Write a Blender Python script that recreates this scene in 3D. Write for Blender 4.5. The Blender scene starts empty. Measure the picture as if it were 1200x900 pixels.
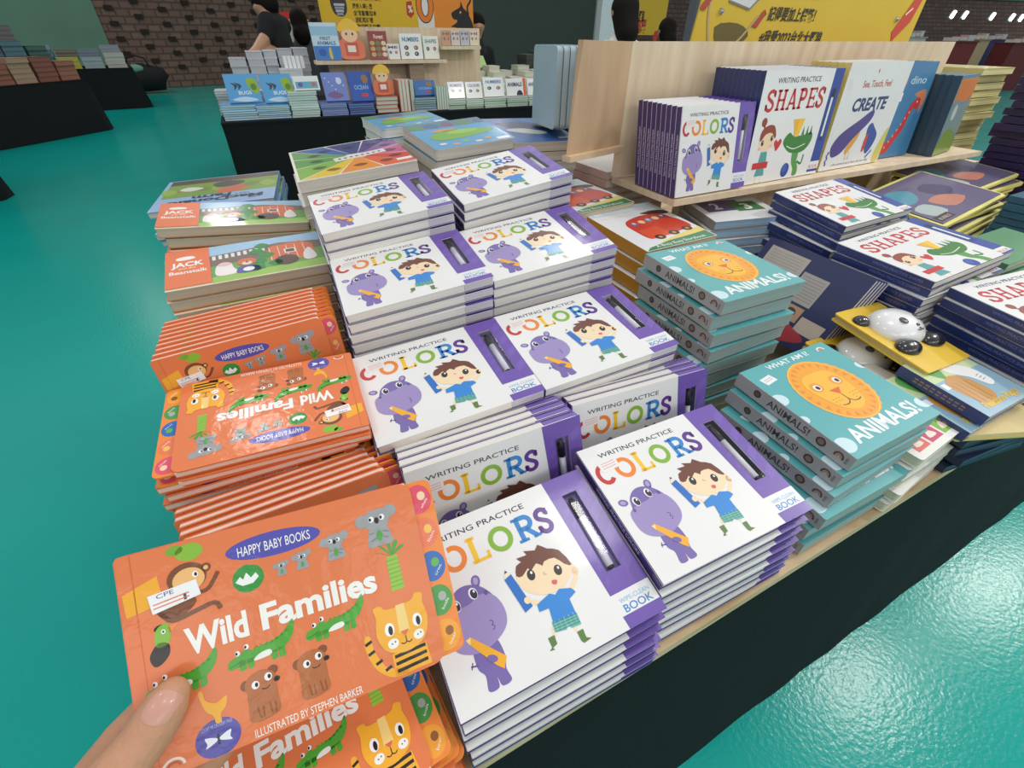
import bpy, bmesh, math, random
from math import sin, cos, pi, radians as rad
from mathutils import Vector, Matrix, Euler
from mathutils.geometry import tessellate_polygon

# ------------------------------------------------------------------ camera, world, lamps, exposure
S = bpy.context.scene
COL = S.collection
ZS = 0.895                      # the hall floor is z = 0; the table top is at 0.73
CAMF = 535.434                  # focal length in pixels of a 1200 px wide frame
CAML = Vector((-0.41508, -0.27782, 0.49861 + ZS))
CAMR = Euler((0.91441465, -0.00752778, -0.44029519), 'XYZ')
cam = bpy.data.cameras.new('camera'); cam_o = bpy.data.objects.new('camera', cam); COL.objects.link(cam_o)
cam.sensor_width = 36; cam.lens = CAMF * 36 / 1200; cam.clip_start = 0.02; cam.clip_end = 200
cam_o.location = CAML; cam_o.rotation_euler = CAMR; S.camera = cam_o
S.view_settings.view_transform = 'Standard'; S.view_settings.look = 'None'
S.view_settings.gamma = 1.0; S.view_settings.exposure = -0.08; S.view_settings.use_curve_mapping = False
w = bpy.data.worlds.new('hall_air'); S.world = w; w.use_nodes = True
w.node_tree.nodes['Background'].inputs[0].default_value = (0.93, 0.97, 1.0, 1)
w.node_tree.nodes['Background'].inputs[1].default_value = 0.60

def lamp(x, y, z, power, size=0.55, col=(1, 0.97, 0.93)):
    l = bpy.data.lights.new('hall_or_fill_lamp', 'AREA'); l.shape = 'SQUARE'; l.size = size; l.energy = power; l.color = col
    o = bpy.data.objects.new('hall_or_fill_lamp', l); COL.objects.link(o); o.location = (x, y, z)
for x, y, z, p in ((0.95, 0.36, 4.0, 62), (3.67, -0.12, 4.0, 300), (6.2, -0.16, 4.0, 420), (-1.8, 0.3, 4.0, 50), (-2.4, -4.6, 3.6, 300), (0.95, -4.6, 3.6, 300), (4.2, -4.6, 3.6, 220),
                   (3.6, 2.8, 4.0, 40), (-1.2, 3.6, 4.6, 90), (2.2, 4.2, 4.6, 75), (-8.5, 6.0, 5.0, 120), (-4.5, 14.5, 5.5, 130),
                   (-1.0, 10, 5.0, 190), (4.5, 10, 5.0, 160), (9, 8, 5.0, 110)):
    lamp(x, y, z, p * 0.23, 2.6 if y < -4 else 0.42 if x > 3.6 and y < 0 else 0.55)  # the wide ones behind the camera are added fill for the stack sides

def ray(px, py):
    return CAMR.to_matrix() @ Vector(((px - 600) / CAMF, -(py - 450) / CAMF, -1.0))
def at(px, py, z):              # the point of height z seen at a pixel of the photograph
    d = ray(px, py); return CAML + d * ((z - CAML.z) / d.z)
def aty(px, py, y):
    d = ray(px, py); return CAML + d * ((y - CAML.y) / d.y)

# ------------------------------------------------------------------ materials
def lin(c):
    c = c / 255.0
    return c / 12.92 if c <= 0.04045 else ((c + 0.055) / 1.055) ** 2.4
MATS = {}
def mat(rgb, rough=0.42, coat=0.0, name=None, bump=0.0, bscale=60.0, var=0.03, vscale=9.0, metal=0.0, coat_bump=0.0, spec=0.5, coat_rough=0.1):
    key = (tuple(rgb), rough, coat, bump, bscale, var, metal, coat_bump, spec)
    if key in MATS: return MATS[key]
    m = bpy.data.materials.new(name or 'ink'); MATS[key] = m; m.use_nodes = True
    nt = m.node_tree; N = nt.nodes; L = nt.links; b = N['Principled BSDF']
    base = tuple(lin(v) for v in rgb)
    b.inputs['Roughness'].default_value = rough; b.inputs['Metallic'].default_value = metal
    b.inputs['Specular IOR Level'].default_value = spec
    b.inputs['Coat Weight'].default_value = coat; b.inputs['Coat Roughness'].default_value = coat_rough
    tc = N.new('ShaderNodeTexCoord')
    if var:
        nz = N.new('ShaderNodeTexNoise'); nz.inputs['Scale'].default_value = vscale; nz.inputs['Detail'].default_value = 3
        L.new(tc.outputs['Object'], nz.inputs['Vector'])
        mx = N.new('ShaderNodeMix'); mx.data_type = 'RGBA'
        mx.inputs[6].default_value = (*[v * (1 - var * 2) for v in base], 1); mx.inputs[7].default_value = (*[min(1, v * (1 + var * 2)) for v in base], 1)
        L.new(nz.outputs['Fac'], mx.inputs[0]); L.new(mx.outputs[2], b.inputs['Base Color'])
    else:
        b.inputs['Base Color'].default_value = (*base, 1)
    if bump or coat_bump:
        n2 = N.new('ShaderNodeTexNoise'); n2.inputs['Scale'].default_value = bscale; n2.inputs['Detail'].default_value = 4
        L.new(tc.outputs['Object'], n2.inputs['Vector'])
        bp = N.new('ShaderNodeBump'); bp.inputs['Strength'].default_value = bump or coat_bump; bp.inputs['Distance'].default_value = 0.004
        L.new(n2.outputs['Fac'], bp.inputs['Height'])
        if bump: L.new(bp.outputs['Normal'], b.inputs['Normal'])
        if coat: L.new(bp.outputs['Normal'], b.inputs['Coat Normal'])
    return m
def ink(rgb):  return mat(rgb, 0.38, 0.35, 'printed_card', coat_bump=0.10, bscale=14)          # laminated, shrink wrapped card
def wrapink(rgb): return mat(rgb, 0.48, 0.38, 'wrapped_card', coat_bump=0.30, bscale=42, spec=0.35)         # card under crinkled film
def clearfilm():
    if 'film' in MATS: return MATS['film']
    m = bpy.data.materials.new('clear_plastic'); MATS['film'] = m; m.use_nodes = True
    nt = m.node_tree; N = nt.nodes; L = nt.links; N.remove(N['Principled BSDF'])
    t = N.new('ShaderNodeBsdfTransparent'); t.inputs[0].default_value = (0.95, 0.94, 0.98, 1)
    g = N.new('ShaderNodeBsdfGlossy'); g.inputs['Roughness'].default_value = 0.08
    lw = N.new('ShaderNodeLayerWeight'); lw.inputs[0].default_value = 0.5
    p5 = N.new('ShaderNodeMath'); p5.operation = 'POWER'; p5.inputs[1].default_value = 4.0; L.new(lw.outputs['Facing'], p5.inputs[0])
    fr = N.new('ShaderNodeMath'); fr.operation = 'MULTIPLY_ADD'; fr.inputs[1].default_value = 0.6; fr.inputs[2].default_value = 0.06; L.new(p5.outputs[0], fr.inputs[0])
    nz = N.new('ShaderNodeTexNoise'); nz.inputs['Scale'].default_value = 40
    bp = N.new('ShaderNodeBump'); bp.inputs['Strength'].default_value = 0.12; bp.inputs['Distance'].default_value = 0.003
    tc = N.new('ShaderNodeTexCoord'); L.new(tc.outputs['Object'], nz.inputs['Vector']); L.new(nz.outputs['Fac'], bp.inputs['Height'])
    L.new(bp.outputs['Normal'], g.inputs['Normal'])
    mx = N.new('ShaderNodeMixShader'); L.new(fr.outputs[0], mx.inputs[0]); L.new(t.outputs[0], mx.inputs[1]); L.new(g.outputs[0], mx.inputs[2])
    L.new(mx.outputs[0], N['Material Output'].inputs[0]); return m
def pages(rgb, lines=1.0, name='page_edges', freq=520.0):
    key = ('pg', tuple(rgb), lines, freq)
    if key in MATS: return MATS[key]
    m = bpy.data.materials.new(name); MATS[key] = m; m.use_nodes = True
    nt = m.node_tree; N = nt.nodes; L = nt.links; b = N['Principled BSDF']; b.inputs['Roughness'].default_value = 0.7
    base = [lin(v) for v in rgb]
    tc = N.new('ShaderNodeTexCoord'); sp = N.new('ShaderNodeSeparateXYZ'); L.new(tc.outputs['Object'], sp.inputs[0])
    nz = N.new('ShaderNodeTexNoise'); nz.noise_dimensions = '3D'; nz.inputs['Scale'].default_value = 1.0
    mp = N.new('ShaderNodeMapping'); mp.inputs['Scale'].default_value = (6, 6, freq); L.new(tc.outputs['Object'], mp.inputs[0]); L.new(mp.outputs[0], nz.inputs['Vector'])
    rp = N.new('ShaderNodeValToRGB'); L.new(nz.outputs['Fac'], rp.inputs[0])
    k = 1 - 0.22 * lines
    rp.color_ramp.elements[0].position = 0.34; rp.color_ramp.elements[0].color = (*[v * k for v in base], 1)
    rp.color_ramp.elements[1].position = 0.56; rp.color_ramp.elements[1].color = (*base, 1)
    L.new(rp.outputs[0], b.inputs['Base Color']); return m

# ------------------------------------------------------------------ mesh building
class MB:
    def __init__(self): self.v = []; self.f = []; self.mi = []; self.m = []; self.smooth = set()
    def mid(self, m):
        if m not in self.m: self.m.append(m)
        return self.m.index(m)
    def face(self, pts, m):
        i = len(self.v); self.v += [tuple(p) for p in pts]; self.f.append(tuple(range(i, i + len(pts)))); self.mi.append(self.mid(m))
    def add(self, vs, fs, m, smooth=False):
        i = len(self.v); self.v += [tuple(p) for p in vs]; k = self.mid(m)
        for f in fs:
            if smooth: self.smooth.add(len(self.f))
            self.f.append(tuple(a + i for a in f)); self.mi.append(k)
    def box(self, lo, hi, m, rot=None, c=None):
        (x0, y0, z0), (x1, y1, z1) = lo, hi
        vs = [Vector(p) for p in ((x0, y0, z0), (x1, y0, z0), (x1, y1, z0), (x0, y1, z0), (x0, y0, z1), (x1, y0, z1), (x1, y1, z1), (x0, y1, z1))]
        if rot is not None: vs = [rot @ (p - Vector(c)) + Vector(c) for p in vs]
        self.add(vs, [(3, 2, 1, 0), (4, 5, 6, 7), (0, 1, 5, 4), (1, 2, 6, 5), (2, 3, 7, 6), (3, 0, 4, 7)], m)
    def prism(self, out, z0, z1, m, mside=None, holes=(), top=True, bottom=True):
        n = len(out); mside = mside or m
        for lp in [out] + list(holes):
            n = len(lp)
            vs = [(x, y, z0) for x, y in lp] + [(x, y, z1) for x, y in lp]
            self.add(vs, [(i, (i + 1) % n, n + (i + 1) % n, n + i) for i in range(n)], mside)
        loops = [[Vector((x, y, 0)) for x, y in out]] + [[Vector((x, y, 0)) for x, y in h] for h in holes]
        flat = [p for lp in loops for p in lp]
        tr = tessellate_polygon(loops)
        for z, on in ((z0, bottom), (z1, top)):
            if on: self.add([(p.x, p.y, z) for p in flat], [tuple(t) for t in tr], m)
    def tube(self, pts, r, m, n=10, caps=True):
        pts = [Vector(p) for p in pts]; rs = r if isinstance(r, (list, tuple)) else [r] * len(pts)
        vs = []; fs = []
        for i, p in enumerate(pts):
            d = (pts[min(i + 1, len(pts) - 1)] - pts[max(i - 1, 0)]).normalized()
            a = d.orthogonal().normalized() if i == 0 else (a - d * a.dot(d)).normalized(); b = d.cross(a)
            for k in range(n): t = 2 * pi * k / n; vs.append(p + (a * cos(t) + b * sin(t)) * rs[i])
        for i in range(len(pts) - 1):
            for k in range(n): fs.append((i * n + k, i * n + (k + 1) % n, (i + 1) * n + (k + 1) % n, (i + 1) * n + k))
        if caps: fs += [tuple(range(n))[::-1], tuple((len(pts) - 1) * n + k for k in range(n))]
        self.add(vs, fs, m, True)
    def ball(self, c, r, m, u=16, v=10, M=None):
        r = r if isinstance(r, (list, tuple)) else (r, r, r); vs = []; fs = []
        for j in range(v + 1):
            for i in range(u):
                t = pi * j / v; q = 2 * pi * i / u
                p = Vector((r[0] * sin(t) * cos(q), r[1] * sin(t) * sin(q), r[2] * cos(t)))
                if M is not None: p = M @ p
                vs.append(p + Vector(c))
        for j in range(v):
            for i in range(u): fs.append((j * u + i, (j + 1) * u + i, (j + 1) * u + (i + 1) % u, j * u + (i + 1) % u))
        self.add(vs, fs, m, True)
    def build(self, name, parent=None, bevel=0):
        me = bpy.data.meshes.new(name); me.from_pydata(self.v, [], self.f)
        for m in self.m: me.materials.append(m)
        me.polygons.foreach_set('material_index', self.mi)
        if self.smooth:
            for i in self.smooth: me.polygons[i].use_smooth = True
        me.update(); o = bpy.data.objects.new(name, me); COL.objects.link(o)
        if parent: o.parent = parent
        return o
def thing(name, label, cat, loc=(0, 0, 0), rot=(0, 0, 0), group=None):
    o = bpy.data.objects.new(name, None); COL.objects.link(o); o.empty_display_size = 0.02
    o.location = loc; o.rotation_euler = rot; tag(o, label, cat, group); return o
def tag(o, label, cat, group=None):
    o['label'] = label; o['category'] = cat
    if group: o['group'] = group
    return o
def dup(root):
    r = root.copy(); COL.objects.link(r)
    for ch in list(root.children):
        c = ch.copy(); COL.objects.link(c); c.parent = r
        for g in list(ch.children):
            d = g.copy(); COL.objects.link(d); d.parent = c
    return r

# ------------------------------------------------------------------ flat printed artwork (x right, y down, in mm of the cover)
def catmull(P, n=6, closed=True):
    out = []; N = len(P)
    for i in range(N if closed else N - 1):
        a, b, c, d = (P[(i + k) % N] if closed else P[min(max(i + k, 0), N - 1)] for k in (-1, 0, 1, 2))
        for s in range(n):
            t = s / n
            out.append(tuple(0.5 * ((2 * b[k]) + (c[k] - a[k]) * t + (2 * a[k] - 5 * b[k] + 4 * c[k] - d[k]) * t * t + (3 * b[k] - a[k] - 3 * c[k] + d[k]) * t ** 3) for k in (0, 1)))
    if not closed: out.append(P[-1])
    return out
def ellpts(cx, cy, rx, ry, a=0, n=28, t0=0, t1=360):
    full = t1 - t0 >= 360; ca, sa = cos(rad(a)), sin(rad(a)); o = []
    for i in range(n if full else n + 1):
        t = rad(t0 + (t1 - t0) * i / n); x, y = rx * cos(t), ry * sin(t); o.append((cx + x * ca - y * sa, cy + x * sa + y * ca))
    return o
TXT = {}
def text_mesh(s, bold):
    if (s, bold) in TXT: return TXT[(s, bold)]
    cu = bpy.data.curves.new('lettering', 'FONT'); cu.body = s; cu.size = 1.0; cu.resolution_u = 3; cu.offset = bold
    o = bpy.data.objects.new('lettering', cu); COL.objects.link(o)
    dg = bpy.context.evaluated_depsgraph_get(); dg.update()
    me = bpy.data.meshes.new_from_object(o.evaluated_get(dg))
    vs = [(v.co.x, v.co.y) for v in me.vertices]; fs = [tuple(p.vertices) for p in me.polygons]
    bpy.data.objects.remove(o); bpy.data.curves.remove(cu); bpy.data.meshes.remove(me)
    TXT[(s, bold)] = (vs, fs); return vs, fs
class Art:
    def __init__(self, inkf=ink): self.e = []; self.inkf = inkf
    def tri(self, vs, fs, col, lv): self.e.append((vs, fs, col, lv))
    def poly(self, pts, col, lv=1, holes=()):
        loops = [[Vector((x, y, 0)) for x, y in pts]] + [[Vector((x, y, 0)) for x, y in h] for h in holes]
        flat = [p for l in loops for p in l]
        self.tri([(p.x, p.y) for p in flat], [tuple(t) for t in tessellate_polygon(loops)], col, lv)
    def sm(self, pts, col, lv=1, n=5): self.poly(catmull(pts, n), col, lv)
    def ell(self, cx, cy, rx, ry, col, lv=1, a=0, n=24): self.poly(ellpts(cx, cy, rx, ry, a, n), col, lv)
    def rect(self, x0, y0, x1, y1, col, lv=1): self.poly([(x0, y0), (x1, y0), (x1, y1), (x0, y1)], col, lv)
    def stroke(self, pts, wd, col, lv=1, closed=False):
        n = len(pts); L = []; R = []
        for i in range(n):
            if closed: a, b = pts[i - 1], pts[(i + 1) % n]
            else: a, b = pts[max(i - 1, 0)], pts[min(i + 1, n - 1)]
            dx, dy = b[0] - a[0], b[1] - a[1]; d = math.hypot(dx, dy) or 1; h = (wd[i] if isinstance(wd, list) else wd) / 2
            L.append((pts[i][0] - dy / d * h, pts[i][1] + dx / d * h)); R.append((pts[i][0] + dy / d * h, pts[i][1] - dx / d * h))
        self.tri(L + R, [(i, (i + 1) % n, n + (i + 1) % n, n + i) for i in range(n if closed else n - 1)], col, lv)
    def arc(self, cx, cy, rx, ry, t0, t1, wd, col, lv=1, a=0, n=18): self.stroke(ellpts(cx, cy, rx, ry, a, n, t0, t1), wd, col, lv)
    def text(self, s, x, y, h, col, lv=2, width=None, rot=0, bold=0.012, shear=0, center=False):
        vs, fs = text_mesh(s, bold)
        if not vs: return
        x0 = min(v[0] for v in vs); x1 = max(v[0] for v in vs); k = h / 0.7
        kx = (width / (x1 - x0)) if width else k
        off = -(x0 + x1) / 2 if center else -x0
        ca, sa = cos(rad(rot)), sin(rad(rot)); o = []
        for vx, vy in vs:
            X = (vx + off) * kx + vy * k * shear; Y = -vy * k; o.append((x + X * ca - Y * sa, y + X * sa + Y * ca))
        self.tri(o, fs, col, lv)
    def bake(self, mb, O, X, Y, N, sc=0.001, eps=0.00011, clamp=None):
        cl = (lambda x, y: (min(max(x, .3), clamp[0] - .3), min(max(y, .3), clamp[1] - .3))) if clamp else (lambda x, y: (x, y))
        O, X, Y, N = Vector(O), Vector(X), Vector(Y), Vector(N)
        for vs, fs, col, lv in self.e:
            mb.add([O + X * (x * sc) + Y * (y * sc) + N * (lv * eps) for x, y in (cl(*v) for v in vs)], fs, self.inkf(col) if isinstance(col, tuple) else col)
    def merge(self, other, ox=0, oy=0, s=1.0, dl=0, flip=False):
        for vs, fs, col, lv in other.e:
            self.e.append(([(ox + (-x if flip else x) * s, oy + y * s) for x, y in vs], fs, col, lv + dl))

def slab(A, ch, x, y, wd, h, t, col, lv=2):
    """one slab-serif capital in the box x..x+wd, y (top)..y+h, stem thickness t"""
    def p(u, v): return (x + u * wd, y + (1 - v) * h)
    def st(pts, k=1.0): A.stroke([p(*q) for q in pts], t * k, col, lv)
    sv = 0.62; e = t * 0.3 / h
    if ch == 'O': A.stroke(ellpts(x + wd / 2, y + h / 2, wd / 2 - t / 2, h / 2 - t / 2, 0, 32), t, col, lv, True)
    elif ch == 'C':
        A.stroke([(x + wd / 2 + (wd / 2 - t / 2) * cos(rad(a)), y + h / 2 + (h / 2 - t / 2) * sin(rad(a))) for a in range(38, 323, 12)], t, col, lv)
        st([(.9, .66), (.9, .98)], sv)
    elif ch == 'L': st([(.26, 0), (.26, 1)]); st([(.04, 1 - e), (.5, 1 - e)], sv); st([(.04, e), (.96, e)], sv); st([(.93, 0), (.93, .3)], sv)
    elif ch in 'RP':
        st([(.24, 0), (.24, 1)]); st([(.02, 1 - e), (.3, 1 - e)], sv); st([(.02, e), (.46, e)], sv)
        st([(.24, .94), (.55, .94)] + [(.55 + .25 * sin(rad(a)), .71 + .23 * cos(rad(a))) for a in range(15, 166, 15)] + [(.55, .48), (.24, .48)])
        if ch == 'R': st([(.5, .48), (.86, .03)]); st([(.68, e), (1.02, e)], sv)
    elif ch == 'S':
        A.stroke(catmull([p(*q) for q in ((.84, .72), (.74, .9), (.48, .95), (.22, .84), (.2, .66), (.42, .54), (.7, .42), (.82, .25), (.68, .08), (.4, .04), (.18, .14), (.12, .3))], 4, False), t, col, lv)
        st([(.86, .66), (.86, .96)], sv); st([(.1, .04), (.1, .34)], sv)
    elif ch == 'H':
        for u in (.22, .78): st([(u, 0), (u, 1)]); st([(u - .2, e), (u + .2, e)], sv); st([(u - .2, 1 - e), (u + .2, 1 - e)], sv)
        st([(.22, .5), (.78, .5)], sv)
    elif ch == 'A':
        st([(.16, 0), (.5, 1)], .7); st([(.84, 0), (.5, 1)]); st([(.26, .3), (.72, .3)], sv)
        for u in (.16, .84): st([(u - .16, e), (u + .16, e)], sv)
    elif ch == 'E':
        st([(.24, 0), (.24, 1)]); st([(.04, 1 - e), (.92, 1 - e)], sv); st([(.04, e), (.96, e)], sv); st([(.24, .5), (.74, .5)], sv)
        st([(.9, .76), (.9, 1)], sv); st([(.94, 0), (.94, .26)], sv); st([(.74, .38), (.74, .62)], sv)
def slabword(A, word, cols, x, y, ws, h, t, gap, lv=2):
    for i, ch in enumerate(word):
        wd = ws[i]; slab(A, ch, x, y, wd, h, t, cols[i % len(cols)], lv); x += wd + gap
def rrect(w, h, r, n=5, x=0.0, y=0.0):
    """outline from (x-w/2) .. ; r = radii (TL, TR, BR, BL), y up"""
    o = []
    for (sx, sy), rr, a0 in (((1, 1), r[1], 0), ((-1, 1), r[0], 90), ((-1, -1), r[3], 180), ((1, -1), r[2], 270)):
        cx, cy = x + sx * (w / 2 - rr), y + sy * (h / 2 - rr)
        if rr <= 0: o.append((cx, cy)); continue
        for i in range(n + 1): t = rad(a0 + 90 * i / n); o.append((cx + rr * cos(t), cy + rr * sin(t)))
    return o

# ------------------------------------------------------------------ cover artwork
WHT = (236, 236, 234); PUR = (112, 84, 172); INKB = (38, 44, 66)
def hippo(A, lv=2):
    body, dark, snout = (122, 104, 172), (98, 82, 150), (158, 142, 196)
    A.stroke([(66, 88), (64, 94)], 6, body, lv); A.ell(66, 84, 5.5, 7, body, lv, 15); A.ell(66, 84, 3, 4.4, (176, 160, 206), lv + 1, 15)
    A.ell(17, 96, 7, 5, body, lv, 20); A.ell(16.5, 96, 4.2, 2.8, (176, 160, 206), lv + 1, 20)
    A.sm([(38, 148), (62, 148), (66, 168), (62, 180), (63, 192), (52, 193), (50, 184), (48, 193), (37, 192), (39, 178), (34, 168)], body, lv)
    A.sm([(24, 108), (30, 93), (44, 84), (60, 86), (74, 98), (80, 118), (60, 138), (34, 138), (20, 126)], body, lv + 1)
    A.sm([(15, 126), (18, 112), (34, 106), (50, 105), (66, 100), (80, 108), (85, 126), (80, 142), (64, 152), (44, 156), (26, 150), (17, 140)], snout, lv + 2)
    for x, y in ((35, 101), (58, 96)):
        A.ell(x, y, 5.2, 7, (245, 245, 250), lv + 3, -8); A.ell(x + .6, y + .6, 3.9, 5.6, (44, 34, 62), lv + 4, -8); A.ell(x + 1.6, y - 2, 1.2, 1.6, (250, 250, 250), lv + 5)
    A.ell(25, 111, 2.2, 2.8, dark, lv + 3); A.ell(72, 101, 2.2, 2.8, dark, lv + 3)
    A.arc(64, 133, 3.2, 2.4, -90, 80, 1.0, dark, lv + 3); A.arc(64, 138, 3.2, 2.4, -80, 90, 1.0, dark, lv + 3)
    A.poly([(33, 141), (37, 136), (67, 170), (60, 180), (54, 174)], (246, 178, 40), lv + 3); A.poly([(32, 138), (38, 138), (35, 145)], (250, 222, 160), lv + 4)
    A.ell(52, 166, 6, 3.6, body, lv + 4, 30); A.stroke([(36, 166), (28, 164)], 1.6, dark, lv); A.stroke([(31, 161), (28, 167)], 1.2, dark, lv)
def boy(A, lv=2):
    skin, hair = (247, 222, 184), (112, 62, 46)
    A.stroke([(126, 138), (114, 131)], 5, skin, lv); A.stroke([(166, 140), (178, 130), (182, 122)], [6, 6, 7], skin, lv); A.ell(182, 122, 4, 5, skin, lv)
    for x, y in ((124, 176), (149, 181)): A.stroke([(x + 2, y - 10), (x, y)], 3.4, skin, lv)
    for x, y in ((117, 182), (150, 190)): A.poly([(x - 1, y - 8), (x + 7, y - 8), (x + 6, y + 1), (x + 8 * (1 if x > 130 else -1) + 3, y + 4), (x + 1, y + 5), (x - 1, y + 2)], (92, 128, 62), lv + 1)
    A.ell(146, 108, 35, 26, skin, lv + 1, 10); A.ell(180, 116, 4.5, 6, skin, lv)
    A.sm([(113, 99), (118, 88), (126, 86), (122, 80), (136, 81), (134, 75), (148, 80), (154, 75), (163, 84), (176, 92), (182, 114), (174, 110), (166, 98), (152, 97), (148, 101), (142, 95), (132, 101), (130, 96), (120, 102)], hair, lv + 2, 2)
    for x, y in ((130, 105), (163, 113)): A.ell(x, y, 5, 6.4, (48, 42, 40), lv + 3, 8); A.ell(x + 1.4, y - 2.4, 1.4, 1.8, (250, 250, 250), lv + 4)
    A.arc(147, 110, 2.2, 1.6, 60, 260, .8, (206, 150, 116), lv + 3); A.sm([(150, 121), (156, 123), (153, 127), (149, 125)], (226, 92, 104), lv + 3, 3)
    A.poly([(128, 136), (140, 133), (146, 137), (153, 133), (167, 138), (170, 144), (159, 148), (158, 166), (129, 163), (132, 147), (120, 146), (121, 138)], (48, 136, 214), lv + 3)
    A.poly([(128, 161), (159, 164), (158, 177), (146, 176), (143, 170), (140, 175), (126, 172)], (104, 186, 172), lv + 2)
    for k in range(4): A.stroke([(128, 163 + 3 * k), (158, 165 + 3 * k)], .9, (70, 130, 132), lv + 4)
    for k in range(5): A.stroke([(131 + 6 * k, 162), (130 + 6 * k, 173)], .8, (150, 212, 190), lv + 4)
    A.poly([(98, 97), (108, 94), (116, 137), (105, 140)], (40, 112, 196), lv + 3); A.poly([(98, 97), (103, 87), (108, 94)], (246, 230, 205), lv + 3); A.poly([(101, 91), (103, 87), (105, 90.3)], (40, 60, 110), lv + 4); A.ell(113, 129, 4, 4, skin, lv + 5)
RAIN = [(196, 50, 52), (240, 134, 44), (248, 198, 40), (134, 182, 52), (52, 136, 206), (96, 56, 144)]
def art_colors(film=True):
    A = Art(ink); H = (0.0, 0.0)
    hole = SLOT_MM
    A.text('WRITING PRACTICE', 26, 23, 7.4, INKB, 2, 135, bold=0.004)
    xs = [6, 37, 71, 99, 135, 166]; ws = [27, 31, 25, 32, 31, 22]
    for ch, x, wd, c in zip('COLORS', xs, ws, RAIN): slab(A, ch, x, 32, wd, 33.5, 6.4, c, 2)
    A.poly([(16, 29), (47, 27), (48, 44), (18, 46)], (240, 236, 234), 3)
    for k in range(3): A.stroke([(21, 33 + 4 * k), (44, 31.5 + 4 * k)], 1.0, (224, 160, 160), 4)
    hippo(A, 2); boy(A, 2)
    A.poly([(199, 0), (260, 0), (260, 166), (205, 166)], PUR, 1, holes=[hole]); A.poly([(206, 191), (260, 191), (260, 205), (206.6, 205)], PUR, 1)
    for k in range(7): A.poly([(208, 158 - 20 * k), (208, 150 - 20 * k), (215, 144 - 20 * k), (215, 152 - 20 * k)], (118, 91, 178), 2)
    for k in range(4): A.poly([(242, 150 - 36 * k), (242, 134 - 36 * k), (258, 122 - 36 * k), (258, 138 - 36 * k)], (120, 93, 180), 2)
    A.text('WIPE-CLEAN', 212, 178, 5.2, (140, 196, 232), 2, 42, bold=0); A.text('BOOK', 213, 189, 8.6, (40, 130, 204), 2, 40, bold=0.004)
    return A
SLOT_MM = [(217, 28), (239, 28), (239, 140), (217, 140)]

def koala(A, x, y, s, lv=2):
    g = (160, 162, 164); dk = (128, 130, 134)
    q = lambda a, b: (x + a * s, y + b * s)
    A.sm([q(-7, 4), q(7, 4), q(11, 14), q(9, 20), q(-9, 20), q(-11, 14)], g, lv)
    for k in (-1, 1): A.ell(*q(k * 13, -7 - k * 2), 6.5 * s, 6 * s, g, lv); A.ell(*q(k * 7, 18), 5 * s, 3.2 * s, g, lv + 1)
    A.sm([q(-11, -8), q(-5, -13), q(7, -13), q(11, -8), q(11, 0), q(6, 5), q(-6, 5), q(-11, 0)], g, lv + 1)
    for k in (-4.8, 5.2): A.ell(*q(k, -5), 2.6 * s, 2.8 * s, (248, 248, 248), lv + 2); A.ell(*q(k - 1, -5), 1.2 * s, 1.6 * s, (20, 20, 20), lv + 3)
    A.ell(*q(0, -3), 2.1 * s, 3.0 * s, (24, 22, 22), lv + 3); A.sm([q(0, 6), q(3, 10), q(2, 15), q(0, 17), q(-2.4, 14), q(-2.4, 9)], (78, 166, 72), lv + 2, 3)
    if s > .5:
        for k in (-1, 1): A.stroke([q(k * 4, 8), q(k * 9, 9 + k)], .9 * s, dk, lv + 2); A.stroke([q(k * 3, 13), q(k * 8, 15)], .9 * s, dk, lv + 2)
def croc(A, x, y, s, lv=2, a=0):
    g = (78, 168, 52); d = (46, 128, 40); ca, sa = cos(rad(a)), sin(rad(a))
    q = lambda u, v: (x + (u * ca - v * sa) * s, y + (u * sa + v * ca) * s)
    A.sm([q(0, 4), q(2, 0), q(9, -2), q(14, -5), q(20, -3), q(34, -5), q(44, -9), q(52, -17), q(52, -8), q(46, 1), q(36, 5), q(22, 6), q(8, 7), q(1, 7)], g, lv)
    for u in (10, 16, 34, 40): A.poly([q(u - 2, 3), q(u + 3, 3), q(u + 3, 10), q(u, 11), q(u - 2, 10)], g, lv)
    for k in range(7): u = 20 + 4 * k; v = -3 - max(0, u - 33) * .42; A.poly([q(u, v), q(u + 2, v - 2.6), q(u + 4, v - .8)], g, lv)
    A.sm([q(19, 6), q(23, 2), q(31, 1), q(33, 4), q(30, 6)], (240, 244, 236), lv + 1, 3)
    for u, v in ((8, -4), (15, -7)): A.ell(*q(u, v), 1.9 * s, 2.1 * s, (250, 250, 250), lv + 1); A.ell(*q(u - .7, v), .9 * s, 1.3 * s, (15, 15, 15), lv + 2)
    A.stroke([q(1, 5), q(6, 4.4), q(11, 2)], .7 * s, d, lv + 1)
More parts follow.
